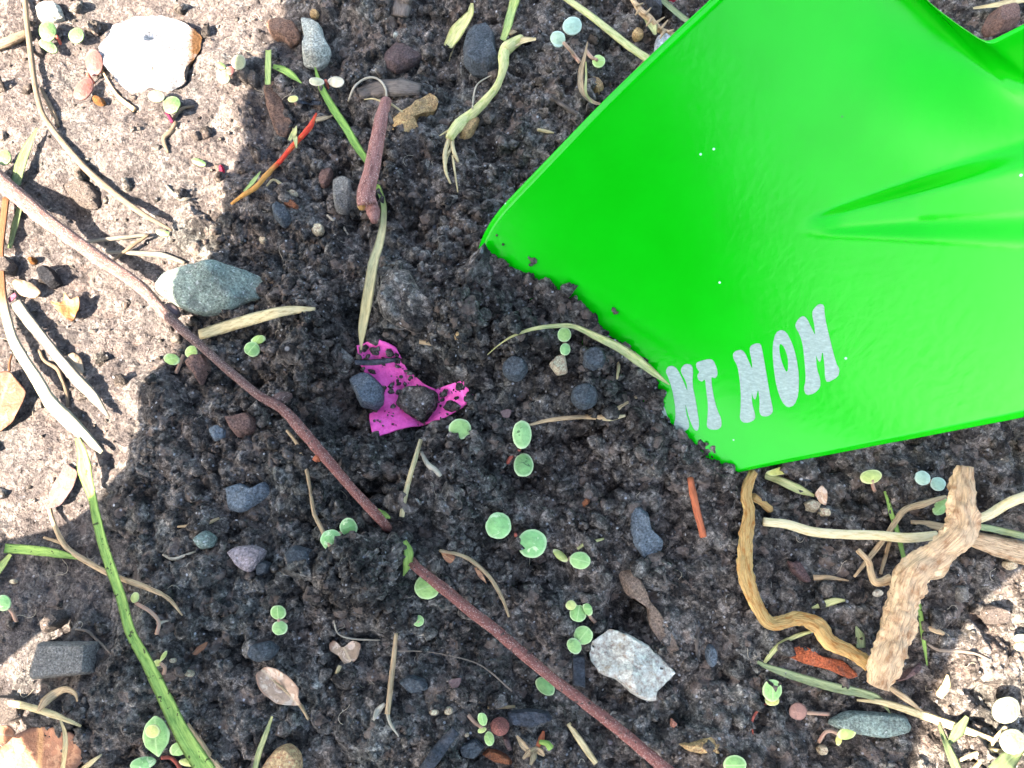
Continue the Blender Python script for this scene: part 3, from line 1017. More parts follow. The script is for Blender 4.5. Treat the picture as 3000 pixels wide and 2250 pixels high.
# ------------------------------------------------------------------ materials of the small things
M_STEM = fibre_mat('seedling_stem', S(196, 170, 150), S(180, 120, 110), 0.2, trans=0.1)
M_STEM_R = fibre_mat('red_stem', S(190, 105, 90), S(150, 80, 70), 0.2)
M_COT = leaf_mat('cotyledon_green', S(150, 192, 118), rim=S(190, 216, 158), vein=S(176, 208, 140), trans=0.12)
M_COT2 = leaf_mat('cotyledon_spotted', S(140, 184, 120), rim=S(190, 214, 165), blot=S(78, 110, 66), bl=0.60, trans=0.12)
M_COT3 = leaf_mat('cotyledon_grey', S(150, 182, 168), rim=S(176, 200, 190), trans=0.1)
M_COT4 = leaf_mat('cotyledon_yellow', S(196, 206, 128), rim=S(214, 220, 160), blot=S(150, 180, 90), trans=0.15)
M_COT5 = leaf_mat('cotyledon_wet', S(132, 186, 118), rim=S(182, 214, 160), blot=S(196, 222, 170), bl=0.56, rough=0.35, trans=0.12)
M_COTP = leaf_mat('cotyledon_pale', (0.17, 0.19, 0.10), rim=(0.22, 0.22, 0.14), blot=(0.11, 0.15, 0.055), trans=0.15)
M_COTL = leaf_mat('cotyledon_sunlit', (0.085, 0.145, 0.045), rim=(0.14, 0.19, 0.08), blot=(0.05, 0.10, 0.025), trans=0.15)
M_WING = leaf_mat('pale_wing', S(196, 190, 168), rim=S(210, 204, 186), trans=0.1)
M_PINKC = leaf_mat('cotyledon_red', (0.135, 0.050, 0.036), rim=(0.18, 0.08, 0.06), blot=(0.15, 0.06, 0.018), trans=0.12)
M_STRAW = fibre_mat('straw', S(214, 202, 160), S(170, 150, 105), 0.3, trans=0.08)
M_STRAW_G = fibre_mat('greenish_straw', S(205, 206, 150), S(160, 178, 100), 0.3, trans=0.08)
M_STRAW_D = fibre_mat('dull_straw', S(190, 168, 135), S(130, 105, 80), 0.35)
M_STRAW_L = fibre_mat('sunlit_straw', (0.155, 0.115, 0.070), (0.11, 0.068, 0.034), 0.25)
M_STRAW_W = fibre_mat('bleached_straw', (0.17, 0.150, 0.112), (0.11, 0.098, 0.062), 0.2)
M_HAIR = fibre_mat('root_hair', S(190, 185, 170), S(160, 150, 130), 0.15)
M_HAIRD = fibre_mat('dark_root_hair', S(140, 130, 120), S(110, 100, 90), 0.15)
M_GRASS = fibre_mat('grass_green', S(158, 194, 104), S(116, 158, 78), 0.3, trans=0.15, spot=S(80, 92, 52))
M_GRASS_L = fibre_mat('grass_pale', S(186, 206, 132), S(132, 172, 92), 0.3, trans=0.15)
M_GRASS_D = fibre_mat('grass_grey', S(150, 165, 125), S(118, 135, 95), 0.3, trans=0.1)
M_GRASS_FADE = fibre_mat('grass_fading_to_straw', S(140, 182, 92), S(112, 156, 76), 0.3, end=(S(205, 196, 150), 42.0, 12.0), trans=0.12)
M_GRASS_NEW = fibre_mat('grass_sunlit_end', (0.13, 0.165, 0.070), (0.09, 0.125, 0.040), 0.25, trans=0.12)
M_ORANGE = fibre_mat('orange_stem', (0.140, 0.058, 0.021), (0.09, 0.036, 0.013), 0.25, end=((0.26, 0.235, 0.155), 27.0, 8.0))
M_TWIG = fibre_mat('red_brown_twig', S(116, 94, 90), S(84, 66, 66), 0.4, lent=S(214, 196, 190), end=(S(140, 92, 86), 92.0, 30.0), spot=S(84, 70, 68), crack=S(56, 44, 44), bump=0.0003)
M_STICK = fibre_mat('reddish_bark', S(160, 116, 110), S(116, 80, 76), 0.4, lent=S(214, 186, 178), crack=S(76, 50, 48), bump=0.0003)
M_ROOT_O = fibre_mat('orange_root', S(244, 196, 130), S(206, 140, 70), 0.6, bump=0.0007, crack=S(110, 66, 30))
M_BRANCH = fibre_mat('tan_branch', S(222, 194, 160), S(170, 132, 98), 0.5, bump=0.0005, crack=S(70, 50, 36))
M_PALESTEM = fibre_mat('pale_stem', S(222, 210, 172), S(196, 180, 130), 0.25)
M_RUST = fibre_mat('rust_splinter', S(190, 110, 76), S(140, 76, 56), 0.3)
M_RED = fibre_mat('red_sprig', S(206, 62, 48), S(214, 128, 70), 0.35, end=(S(204, 150, 80), 17.0, 3.0))
M_WOODG = fibre_mat('weathered_wood', S(120, 112, 106), S(84, 78, 74), 0.45, bump=0.0003)
M_CHAR = stone_mat('charred_wood', S(70, 76, 86), 0.4, 300, rough=0.6)
M_BARK = stone_mat('brown_bark', S(126, 100, 86), 0.5, 500)
M_BARKR = stone_mat('rusty_bark', S(190, 104, 68), 0.5, 520)
M_BARKM = stone_mat('mauve_bark', S(104, 84, 84), 0.4, 520)
M_WHITE = stone_mat('white_quartz', (0.36, 0.345, 0.32), 0.25, 300, speck=0.06, speck_col=(0.10, 0.095, 0.085), dust=False, stain=(0, 0.0078, 0.0100, (0.085, 0.040, 0.011)), bump=0.0003)
M_WHITE2 = stone_mat('white_blue_stone', S(206, 204, 194), 0.22, 200, speck=0.05, speck_col=S(150, 164, 168), dust=False)
M_GREYW = stone_mat('pale_grey_stone', S(176, 182, 176), 0.3, 420, speck=0.08, speck_col=S(210, 210, 200))
M_GREENST = stone_mat('green_grey_stone', S(134, 152, 146), 0.45, 420, speck=0.10, speck_col=S(196, 208, 208))
M_GREYST = stone_mat('grey_stone', S(126, 126, 124), 0.35, 520, speck=0.08, speck_col=S(176, 176, 172))
M_SLATE = stone_mat('dark_slate', S(78, 86, 94), 0.45, 420, speck=0.03, speck_col=S(150, 156, 160))
M_BLUE = stone_mat('blue_grey_stone', S(106, 118, 130), 0.4, 420, speck=0.06, speck_col=S(170, 178, 184))
M_LILAC = stone_mat('lilac_stone', S(160, 150, 156), 0.25, 420, speck=0.05)
M_BROWN = stone_mat('brown_stone', S(126, 100, 92), 0.4, 520)
M_PURP = stone_mat('plum_stone', S(96, 82, 82), 0.4, 520)
M_CREAM = stone_mat('cream_pebble', S(214, 200, 172), 0.2, 500)
M_ORST = stone_mat('orange_cream_stone', S(216, 180, 136), 0.3, 420, speck=0.06, speck_col=S(236, 224, 200))
M_TANC = stone_mat('tan_shell', S(204, 172, 124), 0.45, 600, speck=0.05, speck_col=S(110, 92, 70))
M_TANS = stone_mat('sandy_clod', (0.105, 0.084, 0.066), 0.35, 600, speck=0.04)
M_BLACK = stone_mat('black_stone', (0.012, 0.012, 0.013), 0.5, 500, rough=0.7)
M_PINKST = stone_mat('pinkish_pebble', S(196, 140, 122), 0.3, 500)
M_SEEDO = stone_mat('orange_husk', (0.17, 0.07, 0.016), 0.4, 700)
M_SEEDB = stone_mat('brown_seed', S(150, 96, 66), 0.35, 700, rough=0.55)
M_REDS = stone_mat('red_speck', S(176, 40, 70), 0.3, 700)
M_DEAD = leaf_mat('dead_leaf', S(176, 148, 126), rim=S(150, 120, 100), blot=S(206, 184, 164), bl=0.5, vein=S(206, 184, 152), rough=0.75, var=0.35, trans=0.06)
M_DEADB = leaf_mat('brown_dead_leaf', S(136, 98, 76), rim=S(110, 78, 60), blot=S(176, 132, 100), bl=0.55, vein=S(196, 150, 100), rough=0.75, var=0.4, trans=0.05)
M_DEADO = leaf_mat('orange_dead_leaf', (0.125, 0.052, 0.020), rim=(0.09, 0.036, 0.014), blot=(0.15, 0.085, 0.045), bl=0.54, vein=(0.17, 0.10, 0.05), rough=0.7, var=0.35, trans=0.08)
M_DEADP = leaf_mat('pink_dead_leaf', (0.115, 0.066, 0.056), rim=(0.09, 0.052, 0.044), blot=(0.13, 0.09, 0.074), bl=0.5, vein=(0.13, 0.085, 0.07), rough=0.8, var=0.3, trans=0.05)

# ------------------------------------------------------------------ stones
rock('stone', 'large white stone with a rusty brown right rim', 'stone', T(1, 640, 290, 720, 180, 880, 100, 1060, 110, 1220, 150, 1310, 240, 1300, 330, 1220, 440, 1200, 540, 1110, 600, 980, 625, 860, 630, 800, 560, 740, 520, 690, 440, 650, 380), 8, M_WHITE, facets=8, slope=0.75, rough=0.16, power=3.5, jag=0.04, seed=9)
rock('stone', 'green-grey pointed stone beside the long twig', 'stone', T(5, 1000, 180, 1060, 120, 1200, 75, 1420, 40, 1570, 85, 1700, 140, 1745, 195, 1700, 265, 1570, 310, 1480, 355, 1300, 385, 1160, 335, 1070, 275, 1010, 230), 11, M_GREENST, seed=14, facets=7, slope=0.85, power=3.4, rough=0.10)
rock('stone', 'white angular stone with a bluish face, right of the long twig', 'stone', T(11, 510, 840, 560, 800, 640, 760, 760, 790, 880, 860, 970, 950, 1060, 1040, 1010, 1100, 940, 1160, 930, 1240, 850, 1220, 750, 1160, 680, 1090, 560, 1040, 500, 940), 8, M_WHITE2, seed=23, facets=8, slope=0.6, power=6, rough=0.10, jag=0.05)
rock('stone', 'flat grey rectangular stone near the left edge', 'stone', T(9, 285, 838, 655, 836, 645, 1035, 610, 1050, 400, 1068, 232, 1085, 225, 1030), 6.5, M_GREYST, seed=31, facets=2, slope=0.12, power=9, corner=True, jag=0.01, rough=0.03)
rock('stone', 'pale speckled grey stone above the green grass blade', 'stone', T(2, 290, 120, 370, 130, 430, 180, 445, 250, 490, 330, 470, 400, 400, 445, 310, 430, 300, 350, 320, 270, 300, 190), 7, M_GREYW, seed=41, power=4)
rock('stone', 'large dark blue-grey stone between two husks at the top', 'stone', T(2, 1380, 180, 1490, 150, 1540, 210, 1560, 340, 1590, 430, 1500, 500, 1420, 490, 1350, 430, 1340, 300), 7, M_SLATE, seed=52, facets=6)
rock('stone', 'plum coloured stone left of the tan bark curl', 'stone', T(2, 820, 360, 910, 280, 1000, 310, 1090, 370, 1020, 420, 900, 475, 840, 440), 5, M_PURP, seed=61)
rock('stone', 'oval dark grey stone left of the reddish stick', 'stone', T(2, 495, 1180, 560, 1140, 640, 1180, 640, 1280, 590, 1390, 520, 1380, 500, 1290), 6, M_GREYST, seed=71)
rock('stone', 'black pebble below the red sprig', 'stone', T(2, 100, 1340, 150, 1310, 220, 1370, 240, 1440, 180, 1480, 120, 1420), 5, M_SLATE, seed=81)
rock('stone', 'small brown chip above the oval dark stone', 'stone', T(2, 405, 1150, 450, 1080, 510, 1080, 490, 1170, 440, 1230, 410, 1200), 4, M_BROWN, seed=91)
rock('stone', 'brown lump left of the pale speckled stone', 'stone', T(2, 60, 150, 150, 120, 270, 160, 300, 260, 230, 305, 180, 260, 100, 240), 5, M_BARK, seed=95)
rock('stone', 'pinkish white pebble below the reddish stick, at its left', 'pebble', ell(2, 402, 1490, 42, 38), 3, M_CREAM, seed=97)
rock('stone', 'brown stone in the notch of the trowel shoulder', 'stone', T(4, 1400, 160, 1430, 90, 1600, 40, 1625, 160, 1480, 230, 1420, 215), 8, M_BROWN, seed=99)
rock('stone', 'white-blue stone touching the upper edge of the trowel', 'stone', T(3, 930, 250, 1000, 238, 1050, 270, 1000, 350, 940, 365, 918, 330), 5, stone_mat('ice_stone', S(200, 210, 220), 0.15, 420), seed=103)
rock('stone', 'round tan pebble beside the feathery dry stalk', 'pebble', ell(3, 815, 225, 38, 36), 3, M_TANC, seed=107)
rock('stone', 'grey faceted stone resting on the magenta piece', 'stone', T(6, 600, 800, 680, 760, 740, 760, 830, 850, 830, 950, 790, 1000, 680, 980, 640, 890), 9, M_BLUE, seed=111, slope=0.9, dz=0.002)
rock('stone', 'round dark pebble half way between magenta piece and trowel', 'pebble', ell(7, 20, 730, 84, 80), 6, M_SLATE, seed=113, dz=0.0025)
rock('stone', 'round dark pebble under the arching straw', 'pebble', ell(7, 530, 670, 82, 76), 6, M_SLATE, seed=117, dz=0.0025)
rock('stone', 'round dark pebble nearest the silver letters', 'pebble', ell(7, 470, 910, 90, 84), 6, M_SLATE, seed=119, dz=0.0025)
rock('stone', 'pale broken fragment below the small spotted seedling in loose soil', 'stone', T(7, 235, 700, 300, 640, 345, 640, 365, 760, 290, 775), 4, M_CREAM, seed=121, dz=0.0025)
rock('stone', 'blue-grey stone standing above the grey bark strip', 'stone', T(11, 750, -30, 800, -60, 880, 0, 900, 120, 990, 190, 950, 290, 860, 310, 780, 200), 7, M_BLUE, seed=127, slope=0.8)
rock('stone', 'rough brown stone left of the long twig', 'stone', T(5, 1450, 1040, 1520, 1040, 1610, 1010, 1665, 1060, 1655, 1140, 1550, 1185, 1490, 1120), 6, M_BROWN, seed=131)
rock('stone', 'small blue-grey pebble touching the rough brown stone', 'pebble', T(5, 1350, 1120, 1420, 1090, 1480, 1130, 1460, 1190, 1390, 1205), 4.5, M_BLUE, seed=137)
rock('stone', 'brown clod-like stone with pointed end below the purple twig', 'stone', T(5, 1200, 700, 1250, 640, 1340, 640, 1370, 720, 1340, 770, 1300, 840, 1260, 770), 6, M_BROWN, seed=139)
rock('stone', 'blue-grey slab left of the long twig', 'stone', T(5, 1455, 1500, 1560, 1470, 1640, 1510, 1740, 1450, 1760, 1530, 1680, 1600, 1570, 1665, 1480, 1650), 5, M_BLUE, seed=149)
rock('stone', 'flat lilac stone with a pale rim', 'stone', T(9, 1470, 260, 1540, 220, 1659, 215, 1735, 250, 1700, 340, 1620, 400, 1550, 365), 5, M_LILAC, seed=151, power=6, facets=2, slope=0.2)
rock('stone', 'dark faceted stone right of the flat lilac stone', 'stone', T(10, 180, 270, 250, 210, 370, 240, 400, 330, 320, 410, 220, 370), 7, M_SLATE, seed=157)
rock('stone', 'dark chip squeezed between lilac stone and faceted stone', 'stone', T(10, 0, 340, 50, 310, 105, 330, 80, 400, 10, 420), 4, M_SLATE, seed=163)
rock('stone', 'dark blue stone above the curled dead leaf at the bottom', 'stone', T(10, -40, 860, 100, 830, 160, 880, 100, 960, 0, 975, -60, 930), 6, M_SLATE, seed=167)
rock('stone', 'half buried blue stone right of the upright straw', 'stone', T(10, 920, 1100, 1000, 1050, 1100, 1080, 1120, 1150, 1000, 1180), 5, M_SLATE, seed=173)
rock('stone', 'orange and cream stone cut by the bottom edge', 'stone', T(10, 40, 1640, 130, 1530, 220, 1490, 300, 1570, 300, 1700, 120, 1760, 30, 1720), 8, M_ORST, seed=179)
rock('stone', 'dark stone right of the slate coloured stick', 'stone', T(10, 1310, 1510, 1420, 1460, 1485, 1520, 1420, 1600, 1330, 1585), 6, M_SLATE, seed=181)
rock('stone', 'flat green-grey stone below the dry blades at the right', 'stone', T(12, 370, 1360, 500, 1280, 900, 1310, 925, 1420, 760, 1470, 580, 1440, 440, 1400), 5, M_GREENST, seed=191, power=6, facets=2, slope=0.2)
rock('stone', 'teal grey stone near the pale root left of the long twig', 'stone', T(9, 1250, 180, 1340, 110, 1405, 160, 1380, 230, 1300, 245), 5, M_GREENST, seed=193)
rock('stone', 'black stone among the sunlit litter at the left edge', 'stone', T(5, 240, 90, 310, 60, 360, 100, 405, 180, 340, 215, 270, 160), 5, M_BLACK, seed=197)
rock('stone', 'speckled light grey pebble in the top left corner', 'pebble', T(1, 235, 60, 300, 20, 390, 35, 415, 110, 340, 140, 250, 130), 5, M_GREYW, seed=199)
rock('stone', 'tan pebble on the left edge above the orange stem', 'pebble', T(5, -30, 20, 50, 0, 105, 60, 80, 125, -20, 130), 5, M_TANS, seed=211)
rock('stone', 'small grey pebble under the trowel edge beside the yellow leaf', 'pebble', ell(8, 235, 1425, 58, 46), 4, M_BLUE, seed=223)
rock('stone', 'pale grey splinter stone right of the white angular stone', 'stone', ell(11, 1290, 930, 38, 76, -8), 4, M_BLUE, seed=227)
rock('stone', 'tiny blue-white pebble below the white angular stone', 'pebble', ell(11, 660, 1312, 26, 22), 2.4, M_WHITE2, seed=229)
rock('stone', 'tiny orange brick-like chip below the white angular stone', 'pebble', T(11, 1030, 1330, 1075, 1365, 1050, 1400, 1025, 1390), 2.4, M_PINKST, seed=233)
rock('stone', 'small white pebble beside the yellow sprout at the bottom right', 'pebble', ell(12, 352, 1540, 30, 36), 3, M_CREAM, seed=239)
rock('stone', 'tiny white-blue pebble left of the thick tan branch', 'pebble', ell(12, 708, 525, 28, 26), 3, M_WHITE2, seed=241)
rock('stone', 'cream pebble under the flat brown wood at the right edge', 'pebble', ell(12, 1560, 345, 42, 30, 25), 3.5, M_CREAM, seed=251)
rock('stone', 'grey lump right of the thick tan branch', 'stone', T(12, 1200, 480, 1260, 470, 1285, 580, 1240, 590, 1205, 530), 4, M_GREYST, seed=257)
rock('stone', 'sunlit sandy lump right of the grey one at the right side', 'stone', T(12, 1360, 640, 1440, 590, 1560, 640, 1550, 720, 1420, 730), 5, M_TANS, seed=263)
rock('stone', 'round white pebble left of the green blade near the hole', 'pebble', ell(2, 50, 1560, 27, 24), 2.6, M_CREAM, seed=269)
rock('stone', 'tan round seed ball above the magenta piece', 'seed', ell(6, 1315, 540, 38, 42), 5.5, M_TANC, seed=271, facets=0, power=2, jag=0.01, rough=0.03)
for lab, tt_, x, y, a, b, rot, m in [
        ('left one of two cream seeds lying side by side', 10, 1155, 1295, 33, 24, -10, M_CREAM), ('right one of two cream seeds lying side by side', 10, 1250, 1287, 34, 28, -35, M_CREAM),
        ('tiny tan seed right of the reddish stick', 2, 1045, 1272, 28, 20, 30, M_CREAM), ('pale oval seed near the top, right of the broken wood', 2, 1142, 65, 15, 28, 0, M_CREAM),
        ('white seed on the brown husk below the red sprig', 2, 240, 1262, 33, 28, 10, M_CREAM), ('cream seed beside the bleached straw', 5, 500, 1040, 30, 26, 0, M_TANS),
        ('pale seed below the green leaves in the top left corner', 1, 250, 335, 42, 32, 15, M_TANS), ('pale pebble left of the big grass blade, by its bend', 9, 1225, 1045, 36, 24, 15, M_CREAM),
        ('pale seed beside the tiny curled sprout', 9, 1122, 962, 22, 18, 0, M_CREAM), ('pale seed in the soil left of the tan bent stem', 9, 88, 450, 26, 16, 0, M_CREAM),
        ('round pale pebble in the sunlit edge right of the white stone', 1, 1640, 510, 40, 46, 0, M_TANS), ('pinkish pebble beside the cream round leaf, right of the white stone', 1, 1580, 475, 42, 46, 0, M_TANS),
        ('tan seed in the soil near the upper edge right of the plum stone', 2, 910, 235, 24, 22, 0, M_GREYW), ('small pale pebble in the dark soil at the top left', 2, 380, 92, 32, 24, 0, M_TANC),
        ('pale oval pebble below the tan husk near the bottom', 11, 632, 1492, 20, 18, 0, M_LILAC), ('pale seed at the left of the dark stone by the bottom sprout', 10, 1365, 1443, 18, 18, 0, M_CREAM),
        ('pale seed on top of the dark stone at the bottom', 10, 1418, 1515, 18, 16, 0, M_CREAM), ('brown seed below the loose soil near the bright seedlings', 7, 478, 1596, 36, 26, -50, M_SEEDB),
        ('orange seed at the soil line on the trowel', 7, 478, 340, 28, 30, 0, M_SEEDB), ('small red speck above the trowel at the top edge', 3, 1035, -6, 30, 20, 0, M_REDS),
        ('orange seed husk below the white stone', 1, 642, 656, 44, 28, 25, M_SEEDO), ('yellowish ring-like husk right of the white stone', 1, 1265, 876, 36, 28, 20, M_TANS),
        ('magenta speck on the shade line at the left', 1, 1437, 1100, 18, 34, -15, M_REDS), ('orange crumb below the black stone at the left edge', 5, 212, 30, 26, 24, 0, M_SEEDO)]:
    rock('seed' if 'seed' in lab or 'husk' in lab else 'pebble', lab, 'seed' if 'seed' in lab or 'husk' in lab else 'pebble', ell(tt_, x, y, a, b, rot), min(a, b) * 0.1 * 0.9, m, n=24, facets=1, power=2.2)

# ------------------------------------------------------------------ wood, bark and charcoal
blade('wood_chip', 'grey weathered wood chip lying level above the reddish stick', 'wood chip', T(2, 665, 610, 780, 575, 930, 565, 1065, 580), [90, 130, 140, 90], M_WOODG, prof=FLAT, thick=0.55, lift=0.0012)
blade('wood_chip', 'broken grey wood end cut by the top edge', 'wood chip', T(2, 955, -60, 945, 20, 930, 105), [140, 135, 120], M_WOODG, prof=FLAT, thick=0.6, lift=0.002)
rock('wood_chip', 'upright brown rotten wood chip right of the sunlit patch', 'wood chip', T(2, 50, 570, 130, 520, 180, 640, 200, 750, 245, 800, 190, 910, 120, 850, 70, 690), 5, M_BARK, seed=301, power=5, jag=0.06)
rock('bark', 'tan hooked curl of bark right of the reddish stick', 'bark', T(2, 885, 770, 1000, 690, 1130, 595, 1185, 640, 1170, 710, 1110, 735, 1065, 715, 1030, 770, 1020, 850, 1080, 880, 1085, 930, 1020, 960, 900, 930, 885, 860), 4.5, M_TANC, seed=303, power=4, jag=0.04, rough=0.12)
rock('bark', 'tan bark scrap beneath the dry forked root', 'bark', T(2, 1310, 890, 1420, 750, 1455, 770, 1400, 880, 1350, 930), 4, M_TANC, seed=307)
rock('charcoal', 'dark charred stick above the trowel edge', 'charcoal', T(3, 860, -30, 955, -30, 972, 110, 905, 65), 5, M_CHAR, seed=311, power=5)
rock('bark', 'grey-brown bark strip slanting beside the white angular stone', 'bark', T(11, 670, 330, 750, 310, 830, 420, 880, 560, 980, 680, 1060, 830, 1122, 985, 1060, 970, 960, 840, 890, 740, 880, 620, 815, 490, 735, 545), 4, stone_mat('grey_bark', S(140, 122, 108), 0.45, 480), seed=313, power=4, jag=0.04, n=72, dz=0.0018)
rock('charcoal', 'upright dark wood chip between the twig and the white angular stone', 'charcoal', T(11, 388, 930, 470, 925, 475, 1140, 392, 1120), 4, M_CHAR, seed=317, power=6, corner=True)
rock('slate', 'flat dark slate left of the long twig near the bottom', 'slate', T(11, -40, 1290, 100, 1270, 230, 1285, 272, 1345, 120, 1400, -20, 1375), 4, M_CHAR, seed=331, power=6, slope=0.2)
stick('charcoal', 'slate coloured stick slanting into the bottom edge', 'charcoal', T(10, 1295, 1415, 1200, 1530, 1080, 1680), [36, 40, 40], M_CHAR, rough=0.15)
rock('bark', 'rusty red bark chip left of the thick tan branch', 'bark', T(12, 70, 880, 150, 850, 250, 868, 330, 930, 480, 960, 540, 1010, 592, 1062, 520, 1085, 400, 1025, 220, 980, 90, 915), 4.5, M_BARKR, seed=337, power=4, jag=0.03)
rock('bark', 'small mauve wood chip at the right below the pale stem', 'bark', T(12, 120, 310, 165, 330, 190, 310, 240, 380, 285, 450, 240, 460, 160, 400), 3.5, M_BARKM, seed=341, power=5)
rock('bark', 'dark purple bark chip at the foot of the thick tan branch', 'bark', T(12, 830, 1090, 900, 1010, 985, 965, 995, 1010, 930, 1060, 850, 1100), 3.5, M_BARKM, seed=347)
rock('bark', 'brown bark scrap at the bottom, right of the dark stone', 'bark', T(10, 1460, 1570, 1500, 1520, 1580, 1545, 1660, 1590, 1659, 1640, 1540, 1620), 4, M_SEEDB, seed=349)
rock('bark', 'tan ragged husk with stubs near the bottom edge', 'bark', T(11, 1075, 1500, 1130, 1505, 1200, 1485, 1310, 1440, 1395, 1485, 1330, 1530, 1360, 1570, 1240, 1570, 1140, 1550), 3.5, M_TANC, seed=353, jag=0.05)
rock('bark', 'brown husk below the red sprig', 'bark', T(2, 150, 1300, 190, 1265, 280, 1335, 270, 1372, 190, 1345), 3, M_SEEDB, seed=359)
rock('wood_chip', 'dark splinter of wood above the magenta piece', 'wood chip', T(6, 470, 595, 560, 590, 645, 670, 605, 705, 520, 650), 3.5, M_WOODG if False else M_GREYST, seed=367)
stick('twig', 'short dark twig lying across the magenta piece', 'twig', T(6, 640, 690, 760, 690, 905, 672), [17, 20, 14], M_CHAR, lift=0.0035)
stick('splinter', 'tan splinter left of the tan seed ball', 'splinter', T(6, 1060, 553, 1165, 573), [18, 12], M_STRAW_D)
stick('splinter', 'rusty splinter left of the orange root', 'splinter', T(7, 1155, 1440, 1180, 1570, 1200, 1660) + T(11, 1240, 160), [20, 24, 24, 22], M_RUST, lift=0.0015)
blade('wood_strip', 'flat ridged brown wood strip at the right edge', 'wood', T(12, 1300, 170, 1450, 210, 1680, 275), [90, 140, 150], M_BRANCH, prof=FLAT, thick=0.5, lift=0.002)
rock('clod', 'rounded brown sunlit clod left of the shade line', 'clod', T(1, 400, 1195, 500, 1160, 600, 1190, 665, 1270, 640, 1355, 540, 1350, 470, 1290), 5, M_TANS, seed=373, rough=0.15)
rock('clod', 'pale sunlit clod above the rectangular stone', 'clod', T(9, 285, 720, 320, 665, 390, 625, 448, 680, 380, 745, 300, 790), 6, M_TANS, seed=379, rough=0.12)
rock('clod', 'pale cracked block at the left edge below the rectangular stone', 'clod', T(9, -40, 1185, 165, 1190, 185, 1310, 100, 1365, -40, 1375), 5, M_TANS, seed=383, power=6, slope=0.15, rough=0.1)
rock('clod', 'large crusted dark clod above the magenta piece', 'clod', T(6, 800, 110, 900, 80, 1010, 110, 1050, 190, 1100, 260, 1190, 330, 1150, 430, 1060, 500, 900, 450, 800, 380, 790, 270), 9, CLOD, seed=389, rough=0.2, jag=0.05)
rock('clod', 'dark clod lying on the middle of the magenta piece', 'clod', T(6, 900, 960, 960, 840, 1100, 850, 1205, 900, 1180, 980, 1090, 1090, 980, 1025), 8, CLOD, seed=397, rough=0.2, jag=0.05, dz=0.003)
# ------------------------------------------------------------------ twigs, stems and roots
tw = empty('long_twig', W(1150, 1480)); tag(tw, 'long reddish brown twig crossing the picture from left edge to bottom', 'twig')
LT = [(a * 3000 / 2212, b * 3000 / 2212) for a, b in [(-30, 362), (0, 390), (100, 475), (200, 548), (300, 618), (365, 685), (420, 735), (490, 797), (560, 855), (612, 885), (680, 962), (760, 1055), (830, 1132), (890, 1215), (950, 1265), (1080, 1370), (1200, 1470), (1330, 1570), (1450, 1672)]]
_lp = smooth_path(LT, 150)
_i0 = int(np.argmin(np.linalg.norm(_lp - np.array([1168, 1590]), axis=1)))
_sl = np.linalg.norm(np.diff(_lp, axis=0), axis=1).mean()
_dd = (np.arange(150) - _i0) * _sl
V, F, UV = stick_geo(LT, [60, 56, 49, 43, 38, 30, 27, 29, 36, 31, 29, 29, 30, 32, 33, 32, 32, 34, 36], lift=0.0016, n=150, m=14, rough=0.13,
                     lifts=np.interp(_lp[:, 0], [0, 700, 1000, 3000], [0.0015, 0.001, 0.002, 0.0008]) - 0.0125 * np.exp(-(_dd / 62) ** 4), drape=0.95, seed=21)
mesh_obj('stem', V, F, M_TWIG, tw, uv=UV)
V, F, UV = stick_geo(T(6, 130, 945, 180, 915, 235, 905), [44, 40, 16], lift=0.0055, m=10, rough=0.2); mesh_obj('bud_scar', V, F, M_TWIG, tw, uv=UV)
V, F, UV = stick_geo(T(5, 1040, 365, 1100, 350, 1150, 385), [30, 44, 26], lift=0.0045, m=10, rough=0.25); mesh_obj('knot', V, F, fibre_mat('twig_knot', S(96, 84, 90), S(70, 60, 66)), tw, uv=UV)
V, F, UV = stick_geo(T(6, 380, 1330, 395, 1310, 412, 1330), [16, 18, 8], lift=0.004, m=8, rough=0.2); mesh_obj('bud', V, F, M_RUST, tw, uv=UV)

st = empty('short_stick', W(1105, 470)); tag(st, 'short thick reddish stick with a cut knobbly lower end', 'stick')
V, F, UV = stick_geo(T(2, 845, 650, 815, 760, 780, 940, 750, 1100, 715, 1250, 722, 1330), [33, 42, 45, 49, 52, 60], lift=0.0040, n=50, m=16, rough=0.08, drape=1.0, lifts=[0.001, 0.001, 0.0015, 0.002])
mesh_obj('stem', V, F, M_STICK, st, uv=UV)
V, F, UV = stick_geo(T(2, 705, 1290, 690, 1325, 690, 1350), [30, 36, 26], lift=0.0075, m=10, rough=0.2); mesh_obj('cut_bud', V, F, M_ROOT_O, st, uv=UV)
V, F, UV = stick_geo(T(2, 745, 1320, 762, 1375, 768, 1440), [46, 42, 20], lift=0.0055, m=10, rough=0.25); mesh_obj('knob', V, F, M_STICK, st, uv=UV)
V, F, UV = stick_geo(T(2, 870, 670, 950, 725), [8, 5], lift=0.0035, m=6, rough=0.05); mesh_obj('fibre', V, F, M_STRAW, st, uv=UV)
V, F, UV = stick_geo(T(2, 820, 660, 760, 640, 700, 645), [6, 5, 4], lift=0.0045, m=6, rough=0.05); mesh_obj('fibre', V, F, M_STRAW, st, uv=UV)
V, F, UV = stick_geo(T(2, 855, 740, 885, 800), [16, 12], lift=0.005, m=6, rough=0.2); mesh_obj('bark_flake', V, F, M_WOODG, st, uv=UV)

